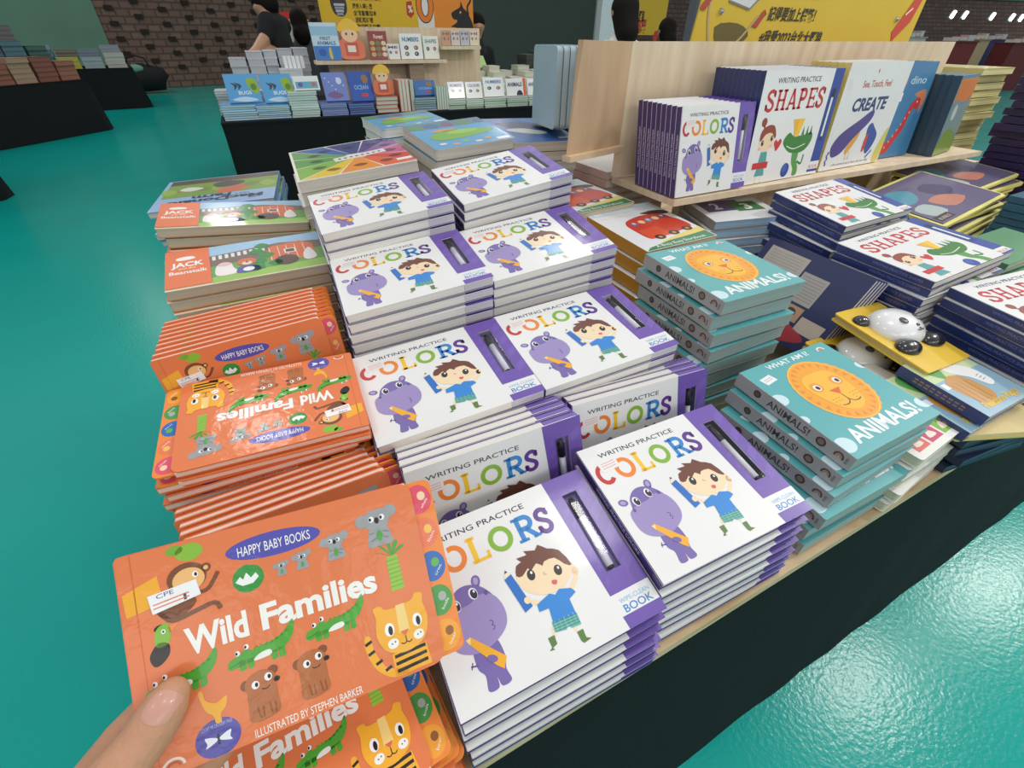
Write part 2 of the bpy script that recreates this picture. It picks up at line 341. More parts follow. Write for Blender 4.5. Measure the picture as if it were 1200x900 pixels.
def bear(A, x, y, s=1, lv=2):
    c = (184, 108, 58); d = (140, 78, 40); q = lambda u, v: (x + u * s, y + v * s)
    A.sm([q(-9, -4), q(9, -6), q(11, 8), q(10, 20), q(-10, 21), q(-11, 8)], c, lv, 3); A.ell(*q(0, -7), 12 * s, 10 * s, c, lv + 1)
    A.ell(*q(-11, -9), 4 * s, 4 * s, d, lv); A.ell(*q(10, -14), 4 * s, 3.6 * s, d, lv)
    for u, v in ((-4, -7), (6, -10)): A.ell(*q(u, v), 2.9 * s, 3.2 * s, (248, 246, 242), lv + 2); A.ell(*q(u + .8, v), 1.2 * s, 1.8 * s, (20, 18, 18), lv + 3)
    A.ell(*q(12, -6), 2.4 * s, 2 * s, (24, 20, 20), lv + 3); A.arc(*q(3, -4), 3.4 * s, 2.6 * s, 20, 150, .8 * s, (60, 30, 20), lv + 2)
    for k in (-5, 4): A.stroke([q(k, 10), q(k + 1, 19), q(k + 4, 19), q(k + 4, 11)], .8 * s, d, lv + 2)
def tiger(A, x, y, lv=2):
    o = (250, 178, 46); q = lambda u, v: (x + u, y + v)
    A.sm([q(-36, -4), q(-31, -4), q(-29, 10), q(-22, 26), q(-12, 31), q(-4, 33), q(-4, 38), q(-18, 37), q(-30, 26), q(-36, 10)], o, lv, 4)
    for k in range(4): u, v = [(-34, 1), (-33, 10), (-28, 20), (-21, 28)][k]; A.stroke([q(u - 2, v + 1), q(u + 4, v - 1)], 2.6, (28, 22, 20), lv + 1)
    A.poly([q(-15, 18), q(17, 18), q(19, 38), q(-15, 38)], o, lv)
    for k in range(3): A.stroke([q(-13, 21 + 6.4 * k), q(16, 20 + 6.4 * k)], 3.0, (28, 22, 20), lv + 1)
    A.sm([q(-24, -26), q(-17, -27), q(-12, -22), q(10, -23), q(15, -28), q(22, -26), q(21, -18), q(23, -4), q(18, 12), q(6, 19), q(-8, 19), q(-20, 12), q(-25, -2), q(-23, -17)], o, lv + 2, 4)
    A.poly([q(-4, -23), q(4, -23), q(5, 2), q(-5, 2)], (250, 212, 130), lv + 3)
    for k in (-1, 1): A.ell(*q(k * 13, -4), 4.4, 6, (250, 250, 248), lv + 4); A.ell(*q(k * 13 + .8, -3), 2, 4.2, (20, 18, 18), lv + 5); A.ell(*q(k * 12, 9), 5, 4.4, (250, 246, 240), lv + 4); A.ell(*q(k * 12 - 1, 9), .7, .7, (80, 70, 60), lv + 5); A.ell(*q(k * 12 + 2, 8), .7, .7, (80, 70, 60), lv + 5)
    A.poly([q(-4, 1), q(4, 1), q(0, 6)], (226, 110, 80), lv + 4); A.arc(*q(-2.4, 10), 2.6, 2.4, 0, 160, .9, (40, 26, 20), lv + 4); A.arc(*q(2.6, 10), 2.6, 2.4, 20, 180, .9, (40, 26, 20), lv + 4); A.stroke([q(0, 6), q(0, 10)], .9, (40, 26, 20), lv + 4)
ORG = (232, 126, 74)
def art_wild():
    A = Art(wrapink); W = (250, 248, 242)
    A.stroke([(10, 0), (10, 173)], .8, (220, 104, 48), 1)
    A.ell(113, 22, 38, 10.5, (84, 82, 176), 1, 2); A.text('HAPPY BABY BOOKS', 113, 26.5, 8.2, W, 2, 58, rot=1, bold=0.004, center=True)
    koala(A, 201, 31, 1.0); koala(A, 161, 38, .66); koala(A, 132, 42, .44); koala(A, 115, 44, .34)
    A.poly(ellpts(89, 45, 12, 11.5, 0, 26, -50, 270), (46, 150, 62), 1); A.poly([(79, 46), (83, 42), (85, 45), (88, 40), (91, 45), (95, 42), (97, 46), (92, 50), (84, 50)], (246, 248, 244), 2)
    A.poly([(203, 64), (213, 64), (214, 96), (202, 96)], (150, 196, 66), 1)
    for k in range(7): A.stroke([(202, 68 + 4 * k), (214, 68 + 4 * k)], .7, (110, 168, 50), 2)
    for a in (-160, -130, -95, -60, -25): A.sm([(208, 64), (208 + 11 * cos(rad(a)) - 2, 62 + 11 * sin(rad(a))), (208 + 14 * cos(rad(a)), 62 + 13 * sin(rad(a))), (208 + 11 * cos(rad(a)) + 2, 63 + 10 * sin(rad(a)))], (66, 162, 60), 2, 3)
    A.text('Wild', 38, 90, 20, W, 2, 45, bold=0.035); A.text('Families', 93, 90, 20, W, 2, 97, bold=0.035)
    # monkey, vine and price sticker
    A.poly([(2, 30), (26, 22), (28, 44), (3, 48)], (248, 176, 50), 1); A.ell(50, 10, 10, 7, (140, 190, 60), 1); A.ell(40, 6, 6, 4, (120, 176, 54), 1)
    A.sm([(22, 46), (30, 40), (44, 42), (50, 50), (40, 58), (26, 56)], (126, 74, 44), 2)
    A.stroke(catmull([(48, 44), (58, 44), (64, 38), (68, 32)], 4, False), 3.2, (126, 74, 44), 2); A.stroke(catmull([(24, 50), (32, 60), (48, 58), (62, 56), (66, 62)], 4, False), 3.6, (126, 74, 44), 2)
    A.ell(46, 30, 14, 12, (126, 74, 44), 3); A.ell(47, 32, 11.4, 9.6, (244, 190, 120), 4); A.ell(60, 26, 3.6, 3.6, (126, 74, 44), 3); A.ell(60, 26, 1.8, 1.8, (244, 190, 120), 4)
    A.ell(52, 29, 2.2, 2.6, (250, 250, 250), 5); A.ell(52.4, 29, 1, 1.5, (20, 20, 20), 6)
    A.poly([(18, 36), (52, 33), (54, 46), (20, 51)], (246, 246, 246), 7); A.text('CPE', 24, 40, 3.4, (90, 100, 150), 8, 12, rot=-5, bold=0)
    for k in range(2): A.stroke([(21, 44 + 3 * k), (46, 41.5 + 3 * k)], 1.1, (226, 140, 110), 8)
    A.rect(42, 41.5, 44, 46.5, (60, 64, 96), 8)
    # toucan
    A.sm([(16, 90), (14, 82), (20, 74), (27, 76), (27, 84), (21, 90)], (30, 28, 30), 2); A.sm([(19, 76), (20, 64), (27, 60), (30, 66), (27, 76)], (130, 190, 60), 2); A.poly([(28, 64), (36, 62), (29, 68)], (246, 150, 50), 2); A.ell(25, 66, 1.5, 1.8, (250, 250, 250), 3); A.ell(25, 66, .7, .9, (20, 20, 20), 4); A.ell(24, 63, 5, 3, (30, 28, 30), 1)
    croc(A, 7, 107, .97); croc(A, 64, 106, 1.0); croc(A, 124, 105, .98)
    bear(A, 85, 138); bear(A, 125, 137); tiger(A, 206, 132, 2)
    A.sm([(41, 122), (44, 121), (45, 128), (52, 133), (60, 130), (58, 138), (54, 142), (54, 148), (50, 148), (49, 142), (44, 136)], (250, 180, 46), 2, 3)
    A.text('ILLUSTRATED BY STEPHEN BARKER', 75, 171, 6.4, W, 2, 86, bold=0.002)
    A.ell(50, 159, 16, 14.5, (88, 82, 170), 1); A.text('COUNT ME ON EVERY PAGE', 50, 151, 2.8, (200, 196, 232), 2, 22, bold=0, center=True)
    for k in (-1, 1): A.sm([(50, 160), (50 + k * 9, 156), (50 + k * 8, 161), (50 + k * 9, 164)], (240, 240, 250), 2, 3)
    A.stroke([(50, 156), (50, 164)], 1.4, (40, 30, 60), 3); A.arc(19, 167, 7, 6, 180, 360, 2, (240, 226, 210), 2); A.arc(19, 167, 4, 3.4, 180, 360, 1.6, (200, 90, 60), 2)
    return A
TABC = [(228, 84, 108), (240, 124, 84), (42, 106, 186), (70, 154, 70), (248, 168, 52)]
def art_tabs(h=173):
    A = Art(wrapink)
    for i, c in enumerate(TABC):
        y = 20 + i * (h - 40) / 4; A.ell(7.5, y, 13.2, 14.6, c, 1)
        A.ell(11, y - 3, 4, 4.4, [(252, 214, 180), (250, 196, 90), (92, 180, 84), (170, 178, 170), (150, 90, 40)][i], 2); A.text(['whale', 'lion', 'croc', 'koala', 'bear'][i], 10, y + 10, 3.0, (248, 246, 240), 2, 11, rot=-50, bold=0)
    return A
def girl_croc(A):
    skin, hr = (246, 216, 176), (150, 66, 44)
    A.ell(30, 97, 9, 9, hr, 2); A.stroke([(32, 104), (37, 112)], 5, hr, 2); A.ell(52, 132, 27, 25, skin, 3); A.sm([(26, 132), (28, 114), (46, 104), (68, 106), (80, 124), (78, 132), (64, 120), (44, 122), (32, 134)], hr, 4, 4)
    for x, y in ((38, 139), (68, 131)): A.ell(x, y, 4.4, 6, (48, 34, 30), 5); A.ell(x + 1, y - 2, 1.2, 1.6, (250, 250, 250), 6)
    A.ell(30, 151, 4, 3, (250, 180, 150), 4); A.ell(70, 147, 4, 3, (250, 180, 150), 4)
    A.poly([(40, 158), (62, 158), (66, 180), (38, 180)], (86, 164, 164), 2); A.poly([(38, 194), (64, 194), (68, 210), (34, 210)], (86, 164, 164), 2); A.poly([(20, 180), (74, 180), (74, 194), (20, 194)], (206, 44, 48), 3)
    for x in (42, 60): A.stroke([(x, 208), (x - 2, 226)], 3, skin, 1); A.ell(x + 1, 227, 5, 3, (90, 70, 60), 2)
    A.sm([(86, 152), (80, 142), (86, 135), (93, 140), (100, 134), (107, 140), (102, 152), (92, 160)], (206, 44, 48), 2, 3)
    A.poly([(134, 97), (176, 97), (164, 134), (150, 134)], (250, 200, 44), 3); A.poly([(134, 97), (155, 97), (152, 134), (150, 134)], (240, 182, 36), 4)
    g = (60, 128, 48)
    A.sm([(118, 132), (132, 124), (150, 132), (190, 132), (214, 128), (222, 142), (212, 160), (190, 170), (150, 168), (126, 156), (114, 144)], g, 2); A.stroke(catmull([(130, 152), (160, 160), (200, 152)], 4, False), 2, (236, 244, 230), 3)
    for x in (176, 192, 206): A.poly([(x, 132), (x + 4, 112), (x + 10, 132)], g, 2)
    A.sm([(160, 166), (182, 166), (184, 188), (194, 204), (196, 220), (180, 222), (176, 206), (164, 190)], (92, 156, 70), 1); A.stroke(catmull([(186, 190), (204, 196), (206, 176)], 4, False), 5, g, 2)
    A.ell(146, 206, 15, 16, (42, 74, 156), 2); A.ell(143, 202, 8, 9, (64, 98, 178), 3)
def art_shapes():
    A = Art(ink); B = (42, 70, 156)
    A.text('WRITING PRACTICE', 44, 24, 10, INKB, 2, 152, bold=0.006)
    slabword(A, 'SHAPES', [(198, 46, 50)], 18, 36, [32, 35, 36, 31, 31, 29], 40, 7, 3, 2)
    girl_croc(A)
    A.rect(243, 0, 280, 196, B, 1); A.rect(238, 196, 280, 214, (238, 236, 232), 1); A.rect(238, 214, 280, 220, B, 1); A.text('BOOK', 242, 212, 8, (200, 80, 70), 2, 34, bold=0.003)
    A.poly([(250, 40), (268, 40), (268, 150), (250, 150)], (28, 48, 116), 2); A.stroke([(259, 56), (259, 140)], 8, (226, 228, 232), 3); A.stroke([(259, 42), (259, 58)], 8.6, (20, 22, 30), 3)
    return A
TEAL = (92, 176, 180)
def art_animals():
    A = Art(ink)
    for cx, cy, r in ((4, 80, 16), (10, 190, 18), (222, 78, 12), (218, 186, 14), (0, 128, 10)):
        pts = ellpts(cx, cy, r, r * .8, 0, 24); A.poly([(min(max(x, 0), 220), min(max(y, 0), 215)) for x, y in pts], (206, 232, 240), 1)
    A.text('WHAT AM I?', 54, 18, 11, (236, 248, 248), 2, 108, bold=0.02)
    A.arc(195, 19, 8, 8, 180, 360, 3, (240, 240, 236), 2); A.arc(195, 19, 4.5, 4.5, 180, 360, 2.4, (226, 120, 90), 2)
    A.poly([(14, 30), (42, 26), (46, 42), (18, 46)], (240, 242, 244), 2)
    for k in range(2): A.stroke([(20, 35 + 4 * k), (40, 32 + 4 * k)], 1.1, (180, 170, 180), 3)
    A.poly([(x * (1 + .02 * (i % 2)), y) for i, (x, y) in enumerate(ellpts(112, 98, 68, 73, 0, 60))], (246, 168, 44), 2)
    A.stroke(ellpts(112, 98, 66, 71, 0, 48), 2.0, (252, 200, 90), 3, True)
    for k in range(26): a = 2 * pi * k / 26; A.poly([(112 + 61 * cos(a - .07), 98 + 66 * sin(a - .07)), (112 + 51 * cos(a), 98 + 55 * sin(a)), (112 + 61 * cos(a + .07), 98 + 66 * sin(a + .07))], (236, 142, 34), 3)
    A.sm([(70, 80), (84, 60), (112, 56), (142, 60), (154, 80), (150, 112), (136, 140), (112, 150), (88, 140), (74, 112)], (250, 190, 60), 4)
    for x in (88, 138): A.ell(x, 86, 12, 11, (242, 158, 46), 5); A.ell(x, 87, 7, 7, (250, 250, 246), 6); A.ell(x + 1, 87.5, 4, 4.4, (50, 32, 22), 7)
    A.poly([(100, 100), (126, 100), (113, 114)], (226, 104, 40), 5); A.stroke([(113, 114), (113, 126)], 1.8, (110, 56, 30), 5); A.arc(99, 124, 14, 11, 5, 130, 1.8, (110, 56, 30), 5); A.arc(127, 124, 14, 11, 50, 175, 1.8, (110, 56, 30), 5)
    for k in range(7): A.ell(86 + (k % 3) * 7, 118 + (k // 3) * 6, 1.3, 1.1, (206, 130, 30), 5); A.ell(130 + (k % 3) * 7, 118 + (k // 3) * 6, 1.3, 1.1, (206, 130, 30), 5)
    A.text('ANIMALS!', 32, 197, 26, (240, 246, 246), 2, 166, bold=0.03)
    return A
def art_bus():
    A = Art(ink)
    A.rect(0, 0, 235, 40, (206, 224, 236), 1)
    for k in range(12): A.stroke([(20 + (k % 4) * 44, 26 + (k // 4) * 16), (48 + (k % 4) * 44, 24 + (k // 4) * 16)], 2, [(206, 214, 160), (214, 226, 232), (232, 222, 186)][k % 3], 2)
    A.sm([(54, 150), (58, 110), (84, 86), (150, 72), (206, 84), (216, 110), (226, 128), (228, 170), (200, 184), (100, 196), (60, 196)], (206, 62, 42), 2, 4)
    A.poly([(60, 150), (130, 140), (140, 196), (62, 200)], (222, 84, 44), 3)
    for k in range(5): A.ell(84 + 28 * k, 112 - 4 * k, 11, 10, [(74, 124, 186), (240, 196, 120), (88, 150, 196), (244, 214, 170), (70, 96, 150)][k], 4); A.ell(84 + 28 * k, 110 - 4 * k, 5, 5, (246, 214, 178), 5)
    for k in range(3): A.ell(92 + 54 * k, 198 - 7 * k, 16, 12, (56, 34, 32), 5); A.ell(92 + 54 * k, 198 - 7 * k, 6, 5, (222, 160, 60), 6)
    A.sm([(150, 60), (188, 54), (230, 62), (236, 84), (206, 84), (170, 74)], (64, 44, 46), 1, 3)
    A.sm([(70, 222), (140, 206), (236, 188), (236, 214), (170, 226)], (236, 216, 120), 2, 3); A.poly([(4, 247), (20, 236), (96, 222), (170, 218), (236, 212), (236, 248), (4, 248)], (48, 132, 84), 3)
    A.text('A Busy Busy Storybook', 40, 241, 11, (232, 244, 232), 4, 170, bold=0.01); A.poly([(18, 18), (44, 16), (46, 30), (20, 33)], (240, 240, 244), 3)
    return A
def art_jack():
    A = Art(ink)
    A.rect(0, 0, 284, 40, (160, 200, 228), 1); A.rect(74, 40, 284, 128, (106, 164, 74), 1)
    A.poly([(74, 42), (200, 26), (284, 40), (284, 70), (74, 84)], (122, 100, 92), 2)
    for k in range(9): A.poly([(78 + 11 * k, 44 - k), (84 + 11 * k, 44 - k), (84 + 11 * k, 60 - k), (78 + 11 * k, 60 - k)], (232, 232, 228), 3)
    A.poly([(174, 62), (184, 38), (240, 30), (262, 50), (262, 104), (178, 108)], (226, 110, 54), 3)
    for k in range(5): A.stroke([(180 + 16 * k, 42), (180 + 16 * k, 104)], 1.2, (246, 240, 230), 4)
    A.rect(206, 58, 228, 76, (246, 240, 230), 5); A.rect(209, 61, 225, 73, (96, 70, 66), 6)
    A.ell(206, 104, 22, 20, (92, 62, 54), 6); A.sm([(238, 112), (240, 86), (252, 66), (258, 80), (262, 108), (250, 118)], (244, 238, 232), 7, 4)
    for k, (x, y) in enumerate(((168, 30), (156, 52), (174, 72), (158, 92), (186, 108), (150, 116))): A.sm([(x - 14, y), (x, y - 12), (x + 14, y), (x, y + 12)], (44, 136, 56), 6, 3)
    A.stroke([(164, 20), (162, 124)], 7, (50, 144, 60), 5)
    A.sm([(84, 124), (82, 94), (92, 76), (108, 80), (112, 100), (118, 122)], (244, 236, 234), 5, 4); A.ell(98, 84, 12, 7, (236, 190, 190), 6)
    A.ell(136, 86, 17, 14, (214, 110, 60), 7); A.ell(136, 92, 9, 7, (246, 214, 180), 8); A.ell(136, 88, 3, 2.4, (40, 26, 24), 9); A.sm([(118, 126), (120, 106), (136, 98), (154, 108), (156, 126)], (84, 88, 156), 6, 3); A.ell(137, 116, 10, 8, (244, 244, 244), 8)
    A.poly([(74, 126), (284, 118), (284, 146), (74, 147)], (152, 196, 84), 2); A.rect(0, 142, 284, 150, (236, 222, 190), 1)
    A.rect(0, 0, 74, 144, (234, 116, 58), 10); A.sm([(18, 34), (30, 28), (46, 30), (50, 38), (40, 42), (22, 42)], (246, 244, 240), 11, 3)
    A.text('JACK', 10, 68, 17, (250, 246, 240), 11, 54, bold=0.035); A.text('and the', 22, 78, 6, (250, 240, 230), 11, 28, bold=0.01); A.text('Beanstalk', 7, 95, 12, (250, 246, 240), 11, 62, bold=0.02)
    return A
def art_farm():
    A = Art(ink)
    A.rect(0, 96, 284, 250, (124, 158, 58), 1); A.rect(0, 210, 284, 250, (84, 62, 52), 2)
    for k in range(7): A.sm([(k * 42, 150 + (k % 2) * 20), (20 + k * 42, 120 + (k % 3) * 12), (46 + k * 42, 150), (30 + k * 42, 176)], [(146, 178, 66), (110, 140, 54), (190, 120, 84)][k % 3], 2, 3)
    A.sm([(70, 130), (100, 100), (146, 104), (150, 134), (110, 146)], (206, 104, 66), 3, 4); A.sm([(90, 190), (100, 160), (150, 150), (170, 186), (140, 208)], (72, 72, 66), 4, 4); A.sm([(190, 160), (220, 140), (250, 160), (230, 180)], (216, 222, 206), 4, 4)
    A.text('old', 36, 38, 12, (36, 50, 90), 4, 26, bold=0.02); A.text('MacDonald', 30, 62, 26, (30, 40, 72), 4, 230, bold=0.04); A.text('had a', 66, 80, 11, (36, 50, 90), 4, 36, bold=0.01); A.text('Farm', 112, 92, 26, (30, 40, 72), 4, 96, bold=0.04)
    return A
def art_rainbow():
    A = Art(ink); W_, H_ = 280, 300; c = (150, 158)
    A.rect(0, 0, 280, 300, (244, 240, 230), 1)
    ring = [(6, 294), (90, 294), (190, 294), (274, 294), (274, 200), (274, 110), (274, 20), (190, 6), (90, 6), (6, 6), (6, 100), (6, 190)]
    cols = [(238, 200, 40), (242, 150, 46), (232, 104, 50), (220, 72, 58), (206, 92, 140), (150, 96, 160), (84, 70, 140), (54, 66, 130), (64, 104, 170), (104, 160, 90), (84, 160, 66), (132, 184, 60)]
    for i in range(12):
        a, b = ring[i], ring[(i + 1) % 12]; s = lambda p, k: (c[0] + (p[0] - c[0]) * k, c[1] + (p[1] - c[1]) * k); m = ((a[0] + b[0]) / 2, (a[1] + b[1]) / 2)
        sh = lambda p: (p[0] + (m[0] - p[0]) * .05, p[1] + (m[1] - p[1]) * .05)
        A.poly([sh(a), sh(b), s(sh(b), .16), s(sh(a), .16)], cols[i], 2)
        q = s(m, .66); A.sm([(q[0] - 16, q[1]), (q[0], q[1] - 12), (q[0] + 18, q[1]), (q[0], q[1] + 14)], tuple(int(v * .55) for v in cols[i]), 3, 3)
    A.poly([(94, 150), (220, 130), (222, 166), (96, 186)], (238, 234, 226), 4)
    for k in range(8): A.ell(108 + 14 * k, 166 - 2 * k, 4, 5, (70, 66, 80), 5)
    A.poly([(226, 252), (262, 250), (262, 270), (226, 272)], (246, 246, 244), 4); return A
def art_lagoon(kx=1, ky=1):
    A = Art(ink)
    A.rect(0, 0, 260, 250, (88, 158, 202), 1); A.rect(0, 0, 260, 60, (96, 128, 140), 2)
    for k in range(5): A.sm([(k * 56 - 4, 40), (22 + k * 56, 12), (52 + k * 50, 30), (40 + k * 52, 60)], [(92, 140, 84), (70, 110, 150), (120, 92, 120)][k % 3], 3, 3)
    A.sm([(30, 140), (80, 100), (150, 96), (214, 112), (240, 140), (190, 160), (110, 176), (50, 176)], (118, 176, 52), 4); A.sm([(90, 120), (140, 100), (200, 112), (170, 132), (120, 136)], (150, 198, 70), 5, 4); A.sm([(50, 96), (90, 78), (140, 86), (100, 100)], (222, 148, 84), 4, 3)
    for k in range(6): A.ell(40 + 36 * k, 206 + (k % 2) * 14, 12, 7, [(236, 228, 214), (232, 160, 90), (120, 196, 120)][k % 3], 4)
    A.poly([(206, 214), (250, 212), (250, 232), (206, 234)], (244, 244, 244), 5)
    A.e = [([(x * kx, y * ky) for x, y in v], f, c, l) for v, f, c, l in A.e]; return A
def art_blue():
    A = Art(ink)
    A.sm([(20, 60), (90, 40), (180, 90), (210, 150), (150, 130), (80, 120)], (34, 56, 96), 2); A.sm([(30, 120), (90, 110), (150, 150), (120, 170), (60, 150)], (206, 208, 200), 3, 4); A.sm([(120, 20), (180, 30), (210, 70), (160, 60)], (70, 130, 190), 2, 3)
    A.poly([(160, 200), (206, 198), (206, 214), (160, 216)], (240, 240, 240), 4); return A
def art_numbers():
    A = Art(ink); A.rect(20, 20, 150, 100, (110, 92, 132), 1); A.text('2', 50, 84, 46, (240, 238, 246), 2, 26, bold=0.03); A.rect(110, 40, 196, 110, (74, 128, 82), 2); A.text('3', 140, 98, 42, (238, 246, 238), 3, 26, bold=0.03); return A
def art_create():
    A = Art(ink)
    A.text('See, Touch, Feel', 90, 62, 17, (196, 74, 60), 2, 150, bold=0.015); A.text('CREATE', 70, 122, 32, (44, 62, 116), 2, 180, bold=0.04, shear=.1)
    A.sm([(30, 210), (60, 180), (130, 150), (190, 124), (204, 136), (188, 160), (130, 200), (90, 236), (50, 246), (32, 232)], (84, 66, 140), 2); A.sm([(110, 220), (160, 180), (150, 210), (118, 244)], (232, 166, 60), 3, 3)
    A.sm([(196, 176), (212, 160), (232, 172), (262, 196), (258, 226), (236, 250), (216, 232)], (62, 84, 160), 2); A.sm([(200, 200), (214, 192), (216, 236), (202, 240)], (204, 66, 60), 3, 3)
    for k in range(5): A.ell(24 - (k % 2) * 4, 232 + k * 8, 4, 5, (84, 66, 140), 2); A.ell(262 - k * 5, 244 + k * 4, 3.4, 4, (62, 84, 160), 2)
    for x in (120, 136): A.stroke([(x, 236), (x + 2, 256)], 1.8, (206, 120, 60), 2); A.stroke([(x - 4, 258), (x + 2, 254), (x + 8, 258)], 1.6, (206, 120, 60), 2)
    A.text('a first activity book to share with your baby', 60, 272, 7, (70, 80, 110), 2, 200, bold=0.004); A.ell(150, 22, 3, 5, (206, 74, 60), 2); A.rect(14, 40, 34, 66, (226, 226, 226), 2)
    A.sm([(290, 226), (322, 176), (322, 276), (284, 276)], (214, 204, 96), 2, 3); return A
def art_dino():
    A = Art(ink); A.sm([(10, 30), (40, 20), (50, 60), (20, 80)], (190, 110, 150), 2, 3); A.text('dino', 70, 60, 22, (190, 214, 226), 2, 90, bold=0.01)
    A.sm([(150, 100), (168, 110), (160, 136), (140, 130), (130, 150), (120, 190), (90, 230), (60, 262), (28, 262), (30, 236), (66, 216), (96, 180), (108, 146), (120, 116)], (200, 46, 42), 2); A.ell(150, 112, 3, 3, (250, 240, 240), 3)
    for k in range(7): A.ell(46 + k * 13, 244 - k * 17, 3.6, 4, (238, 170, 150), 3)
    A.rect(16, 84, 50, 108, (236, 240, 242), 2); A.sm([(120, 90), (180, 78), (190, 120), (176, 150), (168, 110)], (206, 124, 84), 1, 3); return A
def art_jungle():
    A = Art(ink); A.rect(8, 10, 190, 80, (214, 128, 66), 1); A.sm([(10, 90), (60, 70), (120, 90), (180, 70), (186, 180), (20, 190)], (130, 150, 150), 2); A.sm([(10, 190), (80, 160), (186, 200), (180, 262), (14, 262)], (126, 150, 66), 3); A.ell(60, 110, 20, 24, (196, 206, 206), 4); return A
def art_puppy():
    A = Art(ink); A.rect(0, 0, 160, 60, (206, 222, 170), 1); A.sm([(12, 20), (36, 4), (60, 30), (40, 60)], (96, 170, 90), 2, 3); A.sm([(20, 80), (46, 56), (84, 70), (90, 120), (40, 130)], (206, 152, 82), 2, 4)
    for k in range(4): A.stroke([(30 + 14 * k, 74), (30 + 14 * k, 124)], 1.4, (150, 100, 50), 3)
    A.sm([(58, 24), (76, 10), (104, 18), (110, 40), (130, 60), (134, 96), (112, 104), (96, 76), (72, 56)], (240, 240, 240), 4); A.ell(84, 30, 3, 3, (40, 40, 46), 5); A.sm([(90, 20), (104, 22), (108, 40), (98, 36)], (120, 120, 126), 5, 3)
    for k in range(3): A.stroke([(112, 78 + 6 * k), (124, 76 + 6 * k)], 1.2, (110, 120, 140), 5)
    A.text('Peekaboo Puppy', 24, 138, 14, (240, 196, 40), 4, 120, bold=0.03); A.rect(6, 66, 20, 80, (244, 244, 244), 3); return A

# ------------------------------------------------------------------ the hall: floor, walls
def setting(o): o['kind'] = 'structure'; return o
def floor_mat():
    m = bpy.data.materials.new('teal_vinyl_floor'); m.use_nodes = True; nt = m.node_tree; N = nt.nodes; L = nt.links; b = N['Principled BSDF']
    b.inputs['Roughness'].default_value = 0.22; b.inputs['Specular IOR Level'].default_value = 0.28
    tc = N.new('ShaderNodeTexCoord'); nz = N.new('ShaderNodeTexNoise'); nz.inputs['Scale'].default_value = 1.3; nz.inputs['Detail'].default_value = 5; L.new(tc.outputs['Object'], nz.inputs['Vector'])
    mx = N.new('ShaderNodeMix'); mx.data_type = 'RGBA'; mx.inputs[6].default_value = (*[lin(v) for v in (0, 154, 143)], 1); mx.inputs[7].default_value = (*[lin(v) for v in (0, 172, 160)], 1)
    L.new(nz.outputs['Fac'], mx.inputs[0]); L.new(mx.outputs[2], b.inputs['Base Color'])
    n2 = N.new('ShaderNodeTexNoise'); n2.inputs['Scale'].default_value = 75; n2.inputs['Detail'].default_value = 2; L.new(tc.outputs['Object'], n2.inputs['Vector'])
    bp = N.new('ShaderNodeBump'); bp.inputs['Strength'].default_value = 0.30; bp.inputs['Distance'].default_value = 0.003; L.new(n2.outputs['Fac'], bp.inputs['Height']); L.new(bp.outputs['Normal'], b.inputs['Normal'])
    return m
def brick_mat(c1, c2, notch=True):
    m = bpy.data.materials.new('notched_brick'); m.use_nodes = True; nt = m.node_tree; N = nt.nodes; L = nt.links; b = N['Principled BSDF']; b.inputs['Roughness'].default_value = 0.85
    tc = N.new('ShaderNodeTexCoord'); sp = N.new('ShaderNodeSeparateXYZ'); L.new(tc.outputs['Object'], sp.inputs[0])
    cb = N.new('ShaderNodeCombineXYZ'); L.new(sp.outputs['X'], cb.inputs[0]); L.new(sp.outputs['Z'], cb.inputs[1])
    br = N.new('ShaderNodeTexBrick'); br.inputs['Scale'].default_value = 1.0; br.inputs['Brick Width'].default_value = 0.31; br.inputs['Row Height'].default_value = 0.165; br.inputs['Mortar Size'].default_value = 0.025
    br.inputs['Color1'].default_value = (*[lin(v) for v in c1], 1); br.inputs['Color2'].default_value = (*[lin(v) for v in c2], 1); br.inputs['Mortar'].default_value = (*[lin(v * .7) for v in c1], 1)
    L.new(cb.outputs[0], br.inputs['Vector']); L.new(br.outputs['Color'], b.inputs['Base Color']); return m
floor_m = floor_mat()
mb = MB(); mb.box((-30, -8, -0.1), (40, 45, 0), floor_m); setting(mb.build('floor'))
brick = brick_mat((134, 104, 92), (116, 90, 80))
def wall(name, p0, p1, h, m, t=0.3, z0=0.0):
    d = Vector((p1[0] - p0[0], p1[1] - p0[1], 0)); L = d.length; mb = MB(); mb.box((0, 0, z0), (L, t, h), m); o = setting(mb.build(name)); o.location = (p0[0], p0[1], 0); o.rotation_euler = (0, 0, math.atan2(d.y, d.x)); return o
# brick wall of the far left, with rows of dark notches let into it
WA, WB = Vector((-3.75, 18.35, 0)), Vector((4.6, 21.0, 0))
wl = wall('wall_back', WA, WB, 7.5, brick)
dk = mat((46, 34, 30), 0.9, name='notch_shade'); mb = MB()
for i in range(14):
    for j in range(22): x = 0.25 + i * 0.62; z = 0.45 + j * 0.33 + (i % 2) * 0.16; mb.box((x, -0.05, z), (x + 0.19, 0.02, z + 0.11), dk)
o = mb.build('trim_1'); setting(o); o.location = wl.location; o.rotation_euler = wl.rotation_euler
wall('wall_left', (-12, 16.0), (-5.75, 17.9), 7.5, brick_mat((158, 118, 106), (140, 104, 94)))
wall('wall_pillar', (-5.75, 17.75), (-3.7, 18.3), 7.5, mat((104, 140, 120), 0.8, name='sage_paint', var=0.08, vscale=1.2))
wall('wall_partition', (4.4, 14.0), (9.2, 14.4), 6.0, mat((60, 70, 64), 0.8, name='dark_green_panel', var=0.05, vscale=2), z0=0.0)
wall('wall_white', (9.3, 14.2), (10.6, 14.3), 6.0, mat((236, 240, 240), 0.6, name='white_paint'))
wall('wall_column', (13.2, 14.6), (14.4, 14.7), 6.0, mat((120, 112, 120), 0.7, name='grey_paint'))
